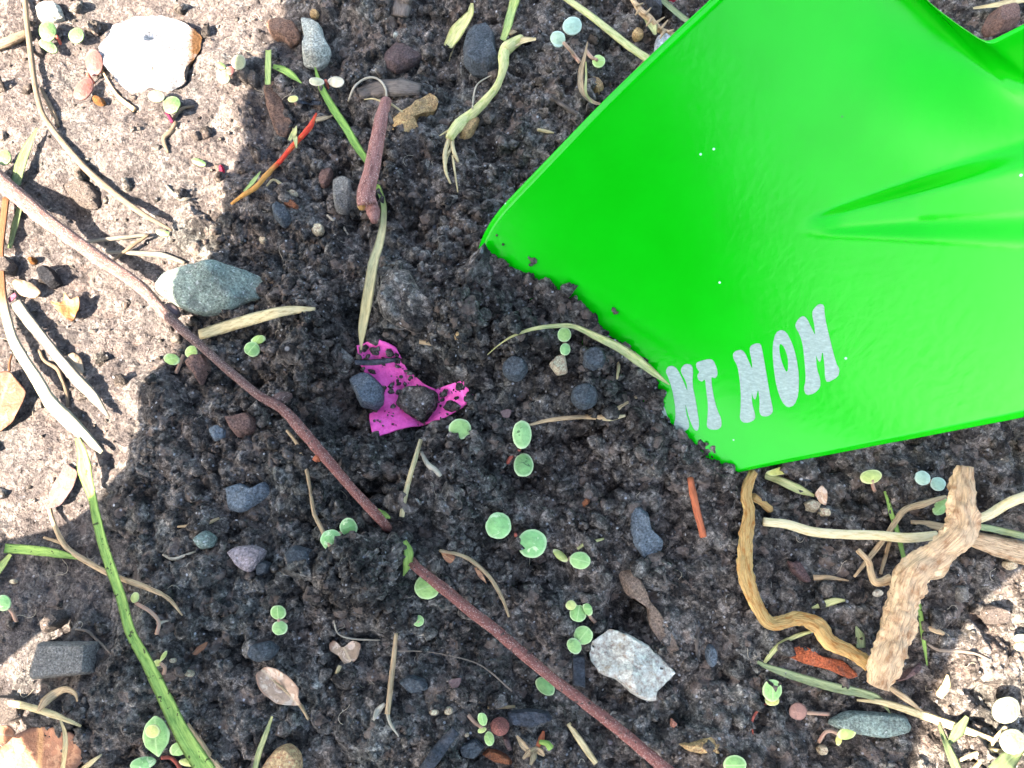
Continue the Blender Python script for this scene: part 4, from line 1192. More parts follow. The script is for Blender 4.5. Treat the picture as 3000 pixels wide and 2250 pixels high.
orr = empty('orange_root', W(2200, 1650)); tag(orr, 'knobbly orange-yellow root curving from the trowel corner to the thick branch', 'root')
V, F, UV = stick_geo(T(7, 1565, 1400, 1530, 1480, 1515, 1560, 1535, 1660) + T(11, 1510, 200, 1520, 420, 1590, 600, 1659, 715) + T(12, 100, 715, 210, 690, 330, 745, 400, 840, 520, 900, 655, 985),
                     [24, 34, 36, 42, 44, 50, 46, 38, 38, 42, 50, 44, 42, 48], lift=0.0022, n=160, m=16, rough=0.32, drape=0.9); mesh_obj('root', V, F, M_ROOT_O, orr, uv=UV)
V, F, UV = stick_geo(T(7, 1560, 1560, 1620, 1600, 1670, 1640), [26, 22, 26], lift=0.002, m=10, rough=0.2); mesh_obj('side_root', V, F, M_ROOT_O, orr, uv=UV)

br = empty('thick_branch', W(2680, 1700)); tag(br, 'thick rough tan branch piece standing out at the right', 'branch')
V, F, UV = stick_geo(T(12, 1275, -290, 1265, -170, 1255, -40, 1235, 130, 1110, 265, 1000, 350, 920, 450, 880, 580, 850, 720, 800, 860, 755, 1000, 715, 1130), [48, 74, 80, 84, 72, 88, 98, 90, 96, 84, 88, 60], lift=0.005, n=130, m=24, rough=0.34, drape=1.0,
                     lifts=[0.008, 0.007, 0.006, 0.004, 0.002, 0.001, 0]); mesh_obj('stem', V, F, M_BRANCH, br, uv=UV)
V, F, UV = stick_geo(T(12, 800, 435, 735, 455, 690, 450, 665, 380, 650, 320, 580, 245), [34, 26, 22, 20, 20, 16], lift=0.004, n=28, m=9, rough=0.15); mesh_obj('side_shoot', V, F, M_STRAW_D, br, uv=UV)
V, F, UV = stick_geo(T(12, 1010, 400, 1080, 400, 1140, 360, 1150, 300), [34, 40, 32, 24], lift=0.0095, n=18, m=9, rough=0.3); mesh_obj('flake', V, F, M_BRANCH, br, uv=UV)
V, F, UV = stick_geo(T(12, 870, 890, 900, 945), [22, 14], lift=0.003, n=12, m=8, rough=0.2); mesh_obj('stub', V, F, M_STRAW_D, br, uv=UV)

stick('stem', 'smooth pale horizontal stem right of the orange root', 'stem', T(12, -30, 62, 120, 80, 300, 130, 500, 145, 700, 150, 900, 168, 1090, 150), [26, 30, 31, 30, 30, 32, 28], M_PALESTEM, lift=0.003, rough=0.05, drape=1)
stick('stem', 'long thin tan grass stem curving through the top left sunlit soil', 'stem', T(1, 160, -30, 172, 120, 190, 270, 215, 470, 245, 640, 300, 780, 480, 1010, 640, 1170, 900, 1370, 1115, 1492), [17, 17, 18, 17, 18, 20, 21, 20, 17, 8], M_STRAW_L, lift=0.001, rough=0.06, drape=0.9)
blade('stem', 'flattened orange grass stem down the left edge', 'stem', T(1, 40, 1280, 20, 1450, 2, 1640) + T(5, 10, 180, 30, 340, 80, 530, 150, 660, 240, 800, 330, 950, 440, 1060, 560, 1175, 662, 1272), [52, 50, 48, 54, 58, 66, 70, 74, 80, 96, 74, 30], M_ORANGE, prof=FLAT, thick=0.5, lift=0.0018, drape=0.9)
blade('straw', 'bleached white straw blade on the sunlit soil at the left', 'straw', T(5, 100, 300, 180, 410, 270, 520, 380, 660, 500, 800, 600, 905, 705, 1045), [80, 76, 62, 66, 74, 66, 12], M_STRAW_W, prof=FLAT, thick=0.4, lift=0.0016, drape=0.9)
stick('root', 'thin tan forked rootlet beside the bleached straw', 'root', T(5, 255, 610, 290, 680, 370, 730, 400, 800, 430, 880, 440, 975), [11, 13, 14, 13, 13, 8], M_STRAW_L)
stick('straw', 'pale stick pointing at the shade line beside the long twig', 'straw', T(1, 560, 1568, 740, 1545, 955, 1522), [10, 14, 10], M_STRAW_W, lift=0.001)
stick('straw', 'crossing pale stick beside the long twig', 'straw', T(1, 730, 1690, 850, 1600, 965, 1520), [8, 12, 9], M_STRAW_L, lift=0.0015)
stick('straw', 'pale curved stick just above the green-grey stone', 'straw', T(1, 690, 1632, 880, 1640, 1060, 1655) + T(5, 1200, 45), [10, 16, 18, 12], M_STRAW_W, lift=0.001)
stick('twig', 'pale twig stub cut by the left edge near the top', 'twig', T(1, -30, 305, 80, 260, 180, 215), [30, 32, 26], M_STRAW_L)
stick('straw', 'thin white stick under the white stone', 'straw', T(1, 660, 450, 720, 560, 780, 640, 875, 712), [6, 9, 14, 16], M_STRAW_D)
stick('straw', 'wispy tan strand below the white stone, at its right', 'straw', T(1, 1140, 790, 1110, 850, 1060, 900, 1090, 990), [12, 16, 14, 8], M_STRAW_L)
stick('straw', 'tan straw wisps beside the leaf under the white stone', 'straw', T(1, 1120, 770, 1180, 705, 1260, 688), [9, 12, 6], M_STRAW_L)
stick('straw', 'pale wisp near the shade line at the left', 'straw', T(1, 1075, 1200, 1120, 1250, 1170, 1290, 1240, 1285), [9, 14, 14, 7], M_STRAW_W)
stick('straw', 'two-branched tan sliver inside the curve of the long thin stem', 'straw', T(1, 265, 570, 320, 680, 360, 760, 378, 820), [9, 14, 14, 8], M_STRAW_L)
stick('root', 'thin white root arched like a hook above the reddish stick', 'root', T(2, 598, 655, 640, 560, 720, 505, 790, 512, 838, 570, 846, 640), [6, 7, 7, 7, 7, 6], M_HAIR, lift=0.002, rough=0.03)
dr = empty('dry_root', W(1400, 330)); tag(dr, 'pale dry forked root hanging left of the trowel edge', 'root')
V, F, UV = stick_geo(T(2, 1720, 250, 1659, 290, 1610, 335, 1600, 450, 1560, 560, 1480, 660, 1400, 740, 1300, 825, 1250, 900), [30, 40, 34, 22, 26, 30, 34, 40, 26], lift=0.0022, n=60, m=10, rough=0.12); mesh_obj('root', V, F, M_STRAW_G, dr, uv=UV)
for q, r_ in [(T(2, 1255, 890, 1225, 990, 1230, 1110, 1262, 1192), [16, 14, 12, 5]), (T(2, 1270, 880, 1275, 960, 1310, 1050), [14, 16, 8]), (T(2, 1275, 950, 1240, 1010, 1232, 1060), [14, 10, 6]), (T(2, 1275, 1010, 1290, 1120, 1308, 1245), [8, 7, 4]), (T(2, 1300, 830, 1240, 850, 1190, 880), [9, 7, 4])]:
    V, F, UV = stick_geo(q, r_, lift=0.0016, n=20, m=7, rough=0.1); mesh_obj('fork', V, F, M_STRAW, dr, uv=UV)
V, F, UV = stick_geo(T(2, 1402, 705, 1412, 610, 1440, 540, 1525, 488), [5, 5, 5, 4], lift=0.003, n=18, m=6, rough=0.02); mesh_obj('hair', V, F, M_HAIR, dr, uv=UV)
rs = empty('red_sprig', W(830, 440)); tag(rs, 'thin bright red sprig with orange ends in the dark soil', 'sprig')
V, F, UV = stick_geo(T(2, 392, 735, 350, 820, 290, 890, 220, 965, 160, 1040, 80, 1120, 0, 1210) + T(1, 1590, 1255, 1500, 1320), [6, 20, 16, 16, 15, 17, 16, 14, 8], lift=0.0015, n=60, m=8, rough=0.2); mesh_obj('stem', V, F, M_RED, rs, uv=UV)
blade('leaf_stub', None, None, T(2, 215, 910, 250, 860, 262, 815), [20, 44, 6], M_STRAW_G, rs, lift=0.003)
blade('leaf_stub', None, None, T(1, 1580, 1240, 1630, 1190, 1690, 1110), [12, 34, 8], M_GRASS_L, rs, lift=0.002)
blade('leaf_stub', None, None, T(2, 262, 960, 255, 900, 240, 830), [8, 34, 8], M_STRAW_G, rs, lift=0.0025)
stick('root', 'wavy thin root left of the black hole under the reddish stick', 'root', T(2, 460, 1395, 510, 1435, 560, 1465, 600, 1525), [7, 8, 8, 5], M_HAIR)
stick('sprout', 'thin pale sprout bending down to the brown husk', 'sprout', T(2, 70, 1205, 110, 1165, 160, 1195, 205, 1255), [5, 8, 12, 16], M_STRAW)
blade('straw', 'tan straw slip right of the straw end of the green blade near the stick', 'straw', T(2, 385, 780, 440, 765, 510, 745), [36, 36, 20], M_STRAW_D, prof=FLAT)
blade('husk', 'pale green forked husk left of the dark blue-grey stone', 'husk', T(2, 1400, 20, 1385, 95, 1310, 200, 1245, 305), [18, 70, 105, 60], M_STRAW_G, lift=0.002)
stick('straw', 'thin drooping fibre under the forked husk', 'straw', T(2, 1300, 250, 1270, 330, 1252, 395), [9, 7, 4], M_STRAW)
blade('straw', 'long green and tan straw reaching the upper trowel edge', 'straw', T(3, 320, -30, 480, 80, 640, 205, 760, 300, 890, 388), [44, 52, 54, 58, 60], M_STRAW_G, lift=0.0022, prof=FLAT)
blade('straw', 'folded back straw end at the upper trowel edge', 'straw', T(3, 890, 380, 820, 455, 755, 525), [50, 36, 20], M_STRAW_D, lift=0.0022)
dc = empty('dry_curl', W(1730, 220)); tag(dc, 'dry curled leaf looping round a tan lump left of the trowel edge', 'leaf')
blade('curl', None, None, T(3, 490, 270, 470, 370, 445, 480, 455, 590, 520, 660, 610, 682), [8, 22, 40, 40, 30, 10], M_STRAW_D, dc, lift=0.003)
blade('curl', None, None, T(3, 478, 400, 480, 500, 478, 600, 520, 668), [10, 16, 18, 10], M_STRAW_G, dc, lift=0.0045)
rock('lump', None, None, T(3, 490, 500, 560, 510, 600, 570, 560, 620, 510, 590), 4, M_TANC, dc)
fs_ = empty('feathery_stalk', W(1900, 60)); tag(fs_, 'brown feathery dry stalk at the top, beside the trowel edge', 'stalk')
V, F, UV = stick_geo(T(3, 770, -20, 840, 80, 900, 130, 960, 195, 1085, 235), [16, 20, 22, 20, 10], lift=0.0025, n=30, m=8, rough=0.25); mesh_obj('stem', V, F, M_STRAW_D, fs_, uv=UV)
for q in [(800, 40, 850, 20), (820, 70, 800, 100), (860, 95, 900, 50), (900, 130, 870, 170), (930, 150, 990, 110), (960, 190, 1010, 130), (985, 205, 960, 250), (1010, 210, 1050, 190)]:
    V, F, UV = stick_geo(T(3, *q), [12, 4], lift=0.0035, n=10, m=6, rough=0.1); mesh_obj('bristle', V, F, M_STRAW_D, fs_, uv=UV)
blade('husk', None, None, T(3, 860, 110, 905, 165, 930, 225), [30, 70, 20], M_STRAW_G, fs_, lift=0.0025)
blade('grass_blade', 'grey-green blade running under the upper trowel edge', 'grass', T(3, 960, -10, 1060, 80, 1170, 165), [40, 46, 46], M_GRASS_D, lift=0.002)
stick('twig', 'thin pale twig in the soil above the trowel corner', 'twig', T(3, 250, 630, 340, 690, 445, 755), [10, 16, 12], M_WOODG)
stick('straw', 'short straw splinter above the trowel corner', 'straw', T(3, 165, 838, 215, 850, 272, 862), [12, 12, 6], M_STRAW)
blade('straw', 'tan leaf sheath joined to the dry forked root', 'straw', T(3, -10, 300, 70, 265, 155, 255), [44, 52, 24], M_STRAW, lift=0.003)
blade('straw', 'tan chip of straw near the top, left of the grey seedling', 'straw', T(3, -20, 220, 30, 190, 70, 158), [34, 40, 16], M_STRAW_D, prof=FLAT)
blade('straw', 'straw seen through the notch of the trowel shoulder', 'straw', T(4, 1330, 55, 1500, 30, 1690, -10), [16, 44, 56], M_STRAW, lift=0.003)

# grass
blade('grass_blade', 'long green blade passing under the reddish stick and fading to straw', 'grass', T(2, 382, 435, 420, 560, 500, 705, 580, 825, 660, 960, 735, 1070, 800, 1235, 828, 1335, 822, 1470, 795, 1600) + T(6, 765, 30, 740, 180, 715, 330, 690, 480, 680, 610), [10, 44, 54, 56, 54, 46, 34, 36, 42, 56, 62, 66, 66, 56, 8], M_GRASS_FADE, lift=0.0008, lifts=[0.001, 0.001, 0.0005, 0, -0.0005, 0.002, 0.003, 0.002])
blade('grass_blade', 'big green grass blade curving down to the bottom left', 'grass', T(5, 500, 1180, 535, 1270, 560, 1420, 600, 1560) + T(9, 622, 10, 660, 170, 720, 360, 790, 560, 850, 780, 960, 980, 1070, 1200, 1190, 1440, 1350, 1690), [30, 96, 54, 62, 66, 64, 64, 66, 72, 86, 92, 104, 116], M_GRASS, lift=0.0022, drape=0.95)
blade('grass_blade', 'green blade lying level at the left edge', 'grass', T(9, 30, 235, 180, 245, 330, 262, 530, 302), [60, 62, 56, 14], M_GRASS, lift=0.0015)
blade('grass_blade', 'short green blade cut by the left edge below the level one', 'grass', T(9, -40, 420, 20, 340, 70, 275), [60, 56, 30], M_GRASS_L)
blade('grass_blade', 'yellow-green blade rising above the long twig at the left', 'grass', T(1, 240, 830, 180, 960, 135, 1080, 105, 1200), [8, 60, 76, 70], M_GRASS_NEW, lift=0.002)
blade('grass_blade', 'narrow green blade coming out below the long twig at the left', 'grass', T(1, 135, 1330, 100, 1460, 65, 1610), [40, 46, 30], M_GRASS_NEW)
blade('grass_blade', 'short upright green stub left of the pale speckled stone', 'grass', T(2, 82, 325, 80, 430, 78, 548), [38, 42, 38], M_GRASS_L, lift=0.0022)
blade('grass_blade', 'striped green blade tip below the pale speckled stone', 'grass', T(2, 110, 430, 180, 455, 240, 495, 295, 540), [30, 56, 46, 8], M_GRASS, lift=0.0015)
blade('grass_blade', 'green blade entering at the top, above the dry forked root', 'grass', T(2, 1690, -30, 1655, 80, 1625, 195, 1600, 260), [64, 62, 54, 40], M_GRASS_L, lift=0.003)
blade('straw', 'broad straw stub with green end beside the long twig', 'straw', T(5, 1290, 510, 1400, 478, 1560, 430, 1659, 402) + T(6, 180, 358, 330, 345, 385, 342), [70, 84, 84, 84, 74, 56, 20], M_STRAW, lift=0.002, prof=FLAT)
blade('straw', 'arching straw over the soil with its tip on the silver letters', 'straw', T(6, 1500, 640, 1570, 580) + T(7, 0, 522, 130, 475, 270, 455, 400, 458, 560, 530, 700, 600, 830, 690, 920, 760, 1020, 835), [6, 10, 20, 28, 30, 36, 50, 60, 64, 46, 6], M_STRAW_G, lift=0.002, lifts=[0, 0.0015, 0.003, 0.004, 0.0045, 0.005, 0.006, 0.0075])
stick('straw', 'thin side strand dropping from the arching straw', 'straw', T(7, 655, 580, 688, 650, 690, 720, 680, 800), [12, 14, 12, 6], M_STRAW, lift=0.004)
stick('root', 'fine pale root loop near the trowel corner', 'root', T(7, 270, 280, 340, 292, 440, 275, 430, 320, 400, 340, 365, 310), [6, 6, 6, 6, 6, 5], M_HAIR, lift=0.003)
stick('twig', 'pinkish twig end with white frayed bark left of the letters', 'twig', T(7, 95, 1098, 250, 1062, 450, 1042, 600, 1040, 720, 965, 805, 915), [7, 13, 14, 17, 15, 10], M_STRAW_D, lift=0.0025)
blade('bark_flake', 'white bark flake on the pinkish twig end', 'bark', T(7, 540, 1045, 620, 1052, 735, 1035), [20, 40, 14], M_STRAW_W if False else M_PALESTEM, prof=FLAT, lift=0.004)
stick('straw', 'thin straw standing below the magenta piece', 'straw', T(6, 1068, 1190, 1030, 1320, 1000, 1420, 965, 1560, 945, 1690), [14, 14, 16, 18, 16], M_STRAW, lift=0.002, drape=0.9)
stick('root', 'white curly root right of the thin straw', 'root', T(6, 1070, 1270, 1110, 1345, 1160, 1385, 1198, 1425), [10, 16, 18, 12], M_HAIR)
stick('stem', 'thin dry stem left of the long twig, passing under the paired seedling', 'stem', T(6, 200, 1130, 270, 1225, 330, 1400, 370, 1640) + T(10, 385, 30, 430, 120, 490, 245, 545, 370), [10, 13, 12, 11, 13, 14, 16, 14], M_STRAW_D, lift=0.001)
blade('dry_scrap', 'crumpled grey dry scrap at the foot of the thin dry stem', 'leaf', T(10, 545, 365, 560, 430, 560, 520), [30, 80, 40], M_STRAW_D, prof=FLAT, lift=0.001)
blade('straw', 'pale yellow straw slip on the crumb heap', 'straw', T(10, 495, 575, 560, 545, 680, 555), [10, 36, 26], M_STRAW, lift=0.0015)
stick('root', 'fine white root curved below the crumb heap', 'root', T(10, 505, 700, 530, 785, 620, 820, 805, 830), [5, 6, 6, 4], M_HAIR)
us = empty('upright_straw', W(1145, 1960)); tag(us, 'straight upright straw with frayed foot at the bottom centre', 'straw')
V, F, UV = stick_geo(T(10, 908, 785, 892, 950, 872, 1130, 852, 1310), [12, 17, 18, 16], lift=0.0018, n=40, m=9, rough=0.06, drape=0.9); mesh_obj('stem', V, F, M_STRAW_D, us, uv=UV)
V, F, UV = stick_geo(T(10, 850, 1300, 870, 1370, 925, 1455), [14, 10, 4], lift=0.001, n=16, m=7, rough=0.2); mesh_obj('frayed_foot', V, F, M_HAIR, us, uv=UV)
blade('sheath', None, None, T(10, 835, 1240, 790, 1290, 760, 1350), [20, 46, 14], M_HAIR, us, prof=FLAT, lift=0.001)
stick('root', 'long hair-thin root running right from the upright straw', 'root', T(10, 915, 900, 1060, 902, 1200, 920, 1450, 990, 1659, 1160), [4, 4, 4, 5, 5], M_HAIRD, lift=0.0015, rough=0.02)
bt = empty('bent_stem', W(380, 1690)); tag(bt, 'bent tan stem crossing under the big grass blade', 'stem')
V, F, UV = stick_geo(T(9, 318, -40, 335, 30, 380, 150, 440, 240, 560, 320, 690, 392, 770, 425, 950, 490, 1090, 560, 1182, 670), [14, 15, 17, 18, 18, 16, 18, 15, 12, 4], lift=0.0012, n=70, m=9, rough=0.1); mesh_obj('stem', V, F, M_STRAW_D, bt, uv=UV)
V, F, UV = stick_geo(T(9, 285, 165, 350, 185, 420, 215), [8, 10, 8], lift=0.001, n=14, m=7, rough=0.1); mesh_obj('side_shoot', V, F, M_STRAW_D, bt, uv=UV)
stick('straw', 'sunlit straw pointing right below the rectangular stone', 'straw', T(9, -30, 1215, 180, 1262, 340, 1312, 525, 1388), [20, 22, 20, 6], M_STRAW, lift=0.0015)
blade('straw', 'white narrow straw lying over the brown dead leaf', 'straw', T(9, 388, 1345, 420, 1420, 425, 1530, 405, 1700), [10, 34, 38, 34], M_STRAW, lift=0.004)
blade('straw', 'tan straw right of the big grass blade at the bottom', 'straw', T(9, 1215, 1370, 1290, 1490, 1360, 1590, 1450, 1700), [20, 46, 50, 46], M_STRAW_D, prof=FLAT, lift=0.001)
blade('straw', 'straw bits cut by the bottom edge left of the green leaves', 'straw', T(9, 520, 1680, 590, 1625, 660, 1570), [34, 36, 10], M_STRAW, prof=FLAT)
blade('straw', 'forked pale straw left of the orange and cream stone', 'straw', T(10, 105, 1325, 60, 1450, 20, 1560, -10, 1690), [16, 36, 40, 34], M_STRAW_G, lift=0.001)
stick('root', 'white forked root near the teal grey stone', 'root', T(9, 1055, 275, 1120, 305, 1190, 285, 1268, 255), [7, 12, 10, 5], M_HAIR)
stick('straw', 'dry wisp above the teal grey stone', 'straw', T(9, 1150, 95, 1220, 90, 1320, 78, 1420, 40), [6, 12, 13, 8], M_STRAW_D)
stick('root', 'fine grey root left of the big grass blade', 'root', T(9, 490, 760, 560, 770, 620, 820, 720, 920), [6, 9, 9, 5], M_HAIRD)
stick('root', 'small white root tip on the sunlit soil at the right', 'root', T(12, 1110, 1190, 1150, 1130, 1165, 1055), [24, 28, 6], M_STRAW, lift=0.001)
blade('grass_blade', 'long thin green blade passing behind the thick tan branch', 'grass', T(8, 755, 1525, 780, 1600) + T(12, 800, 20, 835, 120, 885, 320, 940, 480, 980, 620, 1003, 800, 1032, 995), [16, 36, 34, 32, 32, 30, 32, 28, 8], M_GRASS, lift=0.0008)
stick('straw', 'thin straw slanting down left from the pale horizontal stem', 'straw', T(8, 1150, 1560, 1000, 1610, 880, 1650) + T(12, 790, 120, 700, 240, 560, 420), [12, 22, 20, 18, 15, 8], M_STRAW_D, lift=0.0012)
stick('straw', 'short straw hanging below the pale horizontal stem', 'straw', T(12, 790, 190, 760, 290, 730, 400), [12, 13, 10], M_STRAW_D)
blade('straw', 'flat straw tucked behind the top of the thick branch', 'straw', T(12, 925, 65, 1040, 80, 1170, 110), [24, 50, 56], M_STRAW_D, prof=FLAT, lift=0.0015)
stick('stem', 'pale stick leaving to the right edge from the thick branch', 'stem', T(12, 1320, 60, 1430, 20) + T(8, 1560, 1600, 1700, 1545), [26, 30, 32, 32], M_PALESTEM, lift=0.004, rough=0.06)
blade('straw', 'narrow greenish straw right of the thick branch', 'straw', T(12, 1330, 90, 1480, 115, 1690, 165), [40, 44, 44], M_GRASS_D, lift=0.0035)
blade('straw', 'pale green straw under the trowel edge, right of the orange root', 'straw', T(8, -20, 1425, 60, 1450, 150, 1490, 300, 1555), [40, 56, 62, 16], M_STRAW_G, lift=0.0018)
sheet('leaf', 'yellow leaf scrap poking out under the trowel edge', 'leaf', T(8, -20, 1400, 70, 1370, 150, 1345, 235, 1345, 170, 1402, 20, 1428), M_COT4, dz=0.002)
blade('straw', 'dry tan leaf strip crossing the mauve chip, right side', 'straw', T(12, 295, 425, 400, 425, 525, 445), [36, 32, 8], M_STRAW_D, prof=FLAT)
blade('straw', 'grey-white straw leaf scrap left of the thick branch', 'straw', T(12, 285, 622, 370, 595, 440, 575, 500, 572), [10, 46, 46, 14], M_STRAW_G, prof=FLAT)
blade('grass_blade', 'small green leaf scrap left of the thick branch', 'grass', T(12, 570, 740, 590, 800, 600, 880), [10, 70, 60], M_GRASS_D)
stick('stem', 'pale green curved stem beside the rusty bark chip', 'stem', T(12, 295, 770, 180, 805, 80, 855, 20, 920) + T(11, 1625, 990), [8, 14, 14, 16, 10], M_STRAW_G)
blade('straw', 'tan straw running to the orange root beside the rusty chip', 'straw', T(11, 1630, 1120, 1659, 1020) + T(12, 60, 560, 150, 640), [10, 26, 40, 34], M_STRAW_D, prof=FLAT) if False else None
blade('grass_blade', 'long grey-green dry blade below the rusty bark chip', 'grass', T(11, 1590, 970) + T(12, 0, 1005, 200, 1072, 400, 1130, 600, 1172, 720, 1212, 792, 1305), [20, 50, 56, 58, 60, 50, 8], M_GRASS_D, lift=0.0015)
blade('straw', 'long tan straw in the bottom right corner', 'straw', T(12, 575, 1218, 760, 1238, 1000, 1315, 1200, 1385, 1460, 1475), [14, 46, 54, 56, 30], M_STRAW, prof=FLAT, lift=0.0015)
blade('straw', 'short tan straw from the foot of the thick branch', 'straw', T(12, 770, 1125, 880, 1200, 1015, 1300), [30, 42, 8], M_STRAW_D, prof=FLAT, lift=0.002)
stick('straw', 'pale straw in the middle of the dark soil, right of the thick branch', 'straw', T(12, 1010, 745, 1080, 765, 1170, 800), [14, 20, 6], M_STRAW_D)
stick('root', 'wiry root between thick branch and sunlit corner', 'root', T(12, 1030, 850, 1100, 890, 1220, 900, 1350, 920, 1440, 960), [9, 13, 10, 10, 5], M_HAIRD)
blade('straw', 'straw left of the long twig near the bottom edge', 'straw', T(11, 365, 1370, 440, 1480, 545, 1630), [30, 46, 34], M_STRAW, prof=FLAT)
stick('straw', 'thin yellowish straw above the bright seedling', 'straw', T(11, 425, 240, 480, 205, 595, 172), [9, 13, 7], M_STRAW_G)
stick('straw', 'thin straw left of the dark slate by the long twig', 'straw', T(10, 1500, 1268, 1580, 1265, 1680, 1262), [10, 11, 10], M_STRAW_D)
stick('root', 'thin brown root stalk below the cupped seedling', 'root', T(11, 1650, 1240, 1590, 1290, 1555, 1360, 1562, 1440), [7, 8, 8, 5], M_STEM_R)
stick('root', 'pale root scrap right of the white angular stone', 'root', T(11, 1215, 745, 1200, 830, 1200, 920, 1225, 990), [10, 13, 11, 6], M_WOODG)

# ------------------------------------------------------------------ dead leaves
dl = empty('dead_leaf', W(810, 2010)); tag(dl, 'curled pale brown dead leaf with stalk, left of the upright straw', 'leaf')
sheet('blade', None, None, T(10, 0, 1050, 60, 1000, 140, 1010, 220, 1060, 290, 1140, 278, 1195, 302, 1250, 240, 1252, 140, 1240, 40, 1160), M_DEAD, dl, dz=0.0028, curl=0.06, fold=0.22, wave=0.06, jag=0.015, axis=40, seed=3)
V, F, UV = stick_geo(T(10, 110, 1090, 200, 1165, 285, 1250, 340, 1345), [5, 9, 12, 8], lift=0.003, n=20, m=7, rough=0.1); mesh_obj('stalk', V, F, M_STRAW_D, dl, uv=UV)
dl = empty('dead_leaf', W(1010, 1920)); tag(dl, 'torn two-lobed tan leaf with short stalk, left of the upright straw top', 'leaf')
sheet('blade', None, None, T(10, 470, 850, 510, 830, 560, 885, 620, 830, 682, 850, 662, 950, 580, 1005, 540, 935, 480, 900), M_DEAD, dl, dz=0.0022, wave=0.1, jag=0.04, axis=60)
V, F, UV = stick_geo(T(10, 545, 995, 525, 1040, 505, 1082), [14, 13, 8], lift=0.001, n=12, m=7, rough=0.1); mesh_obj('stalk', V, F, M_STRAW, dl, uv=UV)
dl = empty('dead_leaf', W(35, 1180)); tag(dl, 'orange-brown dead leaf cut by the left edge', 'leaf')
sheet('blade', None, None, T(5, -120, 800, 0, 755, 60, 740, 130, 830, 182, 880, 150, 985, 80, 1085, 0, 1142, -120, 1150), M_DEADO, dl, dz=0.0025, wave=0.06, fold=0.1, axis=100)
V, F, UV = stick_geo(T(5, 62, 745, 62, 690, 78, 640), [9, 8, 6], lift=0.002, n=12, m=7, rough=0.1); mesh_obj('stalk', V, F, M_ORANGE, dl, uv=UV)
sheet('dead_leaf', 'faded pinkish leaf pressed into the sunlit soil at the left', 'leaf', T(5, 430, 1340, 505, 1395, 475, 1500, 390, 1620, 285, 1645, 335, 1500), M_DEADP, dz=0.0012, wave=0.05, axis=120)
sheet('dead_leaf', 'large crumpled brown leaf in the bottom left corner', 'leaf', T(9, 90, 1440, 200, 1400, 330, 1385, 500, 1420, 552, 1500, 540, 1600, 470, 1720, -40, 1740, -20, 1560), M_DEADB, dz=0.003, wave=0.10, jag=0.03, axis=80, n=60)
sheet('dead_leaf', 'small orange leaf tip at the bottom of the left edge', 'leaf', T(9, -40, 1390, 50, 1380, 105, 1430, 60, 1480, 30, 1510, -40, 1500), M_DEADO, dz=0.005, wave=0.08)
dl = empty('dead_leaf', W(150, 2060)); tag(dl, 'rolled brown leaf edge below the rectangular stone', 'leaf')
blade('rolled_edge', None, None, T(9, 245, 1290, 300, 1220, 370, 1170, 430, 1148, 490, 1180, 500, 1230), [16, 60, 60, 44, 30, 10], M_STRAW_D, dl, lift=0.003, prof=FLAT)
dl = empty('dead_leaf', W(1400, 1720)); tag(dl, 'brown leaf remnant arched right of the long twig', 'leaf')
V, F, UV = stick_geo(T(10, 1190, 250, 1310, 275, 1410, 325, 1520, 430, 1595, 560, 1640, 680), [10, 12, 13, 13, 12, 7], lift=0.002, n=36, m=8, rough=0.1); mesh_obj('midrib', V, F, M_STRAW_D, dl, uv=UV)
sheet('scrap', None, None, T(10, 1195, 255, 1300, 285, 1260, 340, 1220, 310), M_DEADB, dl, dz=0.002, wave=0.1)
sheet('scrap', None, None, T(10, 1400, 330, 1460, 385, 1500, 470, 1440, 420), M_DEADB, dl, dz=0.002, wave=0.1)
sheet('petal', 'dull purple dry petal near the bottom, right of the upright straw', 'petal', T(10, 1240, 1090, 1330, 1072, 1325, 1110, 1285, 1170), M_DEADP, dz=0.002, wave=0.06)
sheet('husk', 'starry orange seed husk on the sunlit soil', 'husk', T(5, 318, 290, 400, 305, 425, 232, 460, 292, 522, 258, 512, 340, 470, 432, 410, 392), leaf_mat('orange_seed_husk', (0.16, 0.066, 0.014), rim=(0.11, 0.042, 0.008), blot=(0.20, 0.11, 0.04), trans=0.1), dz=0.0015, wave=0.12, fold=0.15)
sheet('husk', 'cream papery husk beside the orange stem', 'husk', T(5, 60, 170, 100, 138, 200, 168, 262, 228, 220, 272, 120, 250), leaf_mat('cream_husk', (0.165, 0.125, 0.080), rim=(0.15, 0.09, 0.04), blot=(0.2, 0.17, 0.13), trans=0.1), dz=0.002, wave=0.08, dome=0.15)
sheet('husk', 'pale papery husk right of the bleached straw', 'husk', T(5, 408, 650, 470, 618, 522, 660, 545, 775, 480, 742), MATS['cream_husk'], dz=0.0018, wave=0.06, dome=0.12)
sheet('petal', 'small pink petal scrap beside the cream husk', 'petal', T(5, 48, 275, 95, 235, 108, 260, 60, 305), leaf_mat('pink_scrap', (0.16, 0.03, 0.05)), dz=0.0015)
sheet('husk', 'orange shred left of the dark slate at the bottom centre', 'husk', T(9, 1245, 920, 1280, 870, 1350, 835, 1335, 880, 1270, 930), M_DEADO, dz=0.0015, wave=0.1)
bc_ = empty('dry_bud', W(1560, 2195)); tag(bc_, 'dried tan bud with pointed scales near the bottom, left of the long twig', 'bud')
for q in [(30, 1450, 80, 1520, 120, 1560), (70, 1600, 110, 1560, 160, 1530), (120, 1640, 140, 1580, 150, 1540), (205, 1420, 190, 1470, 165, 1520), (210, 1580, 180, 1550, 150, 1530)]:
    blade('scale', None, None, T(11, *q), [14, 44, 26], M_STRAW_D if q[0] != 205 else M_RUST, bc_, lift=0.002)
V, F, UV = stick_geo(T(11, 180, 1490, 225, 1500, 250, 1530), [14, 18, 24], lift=0.003, n=12, m=8, rough=0.1); mesh_obj('tip', V, F, M_GRASS, bc_, uv=UV)
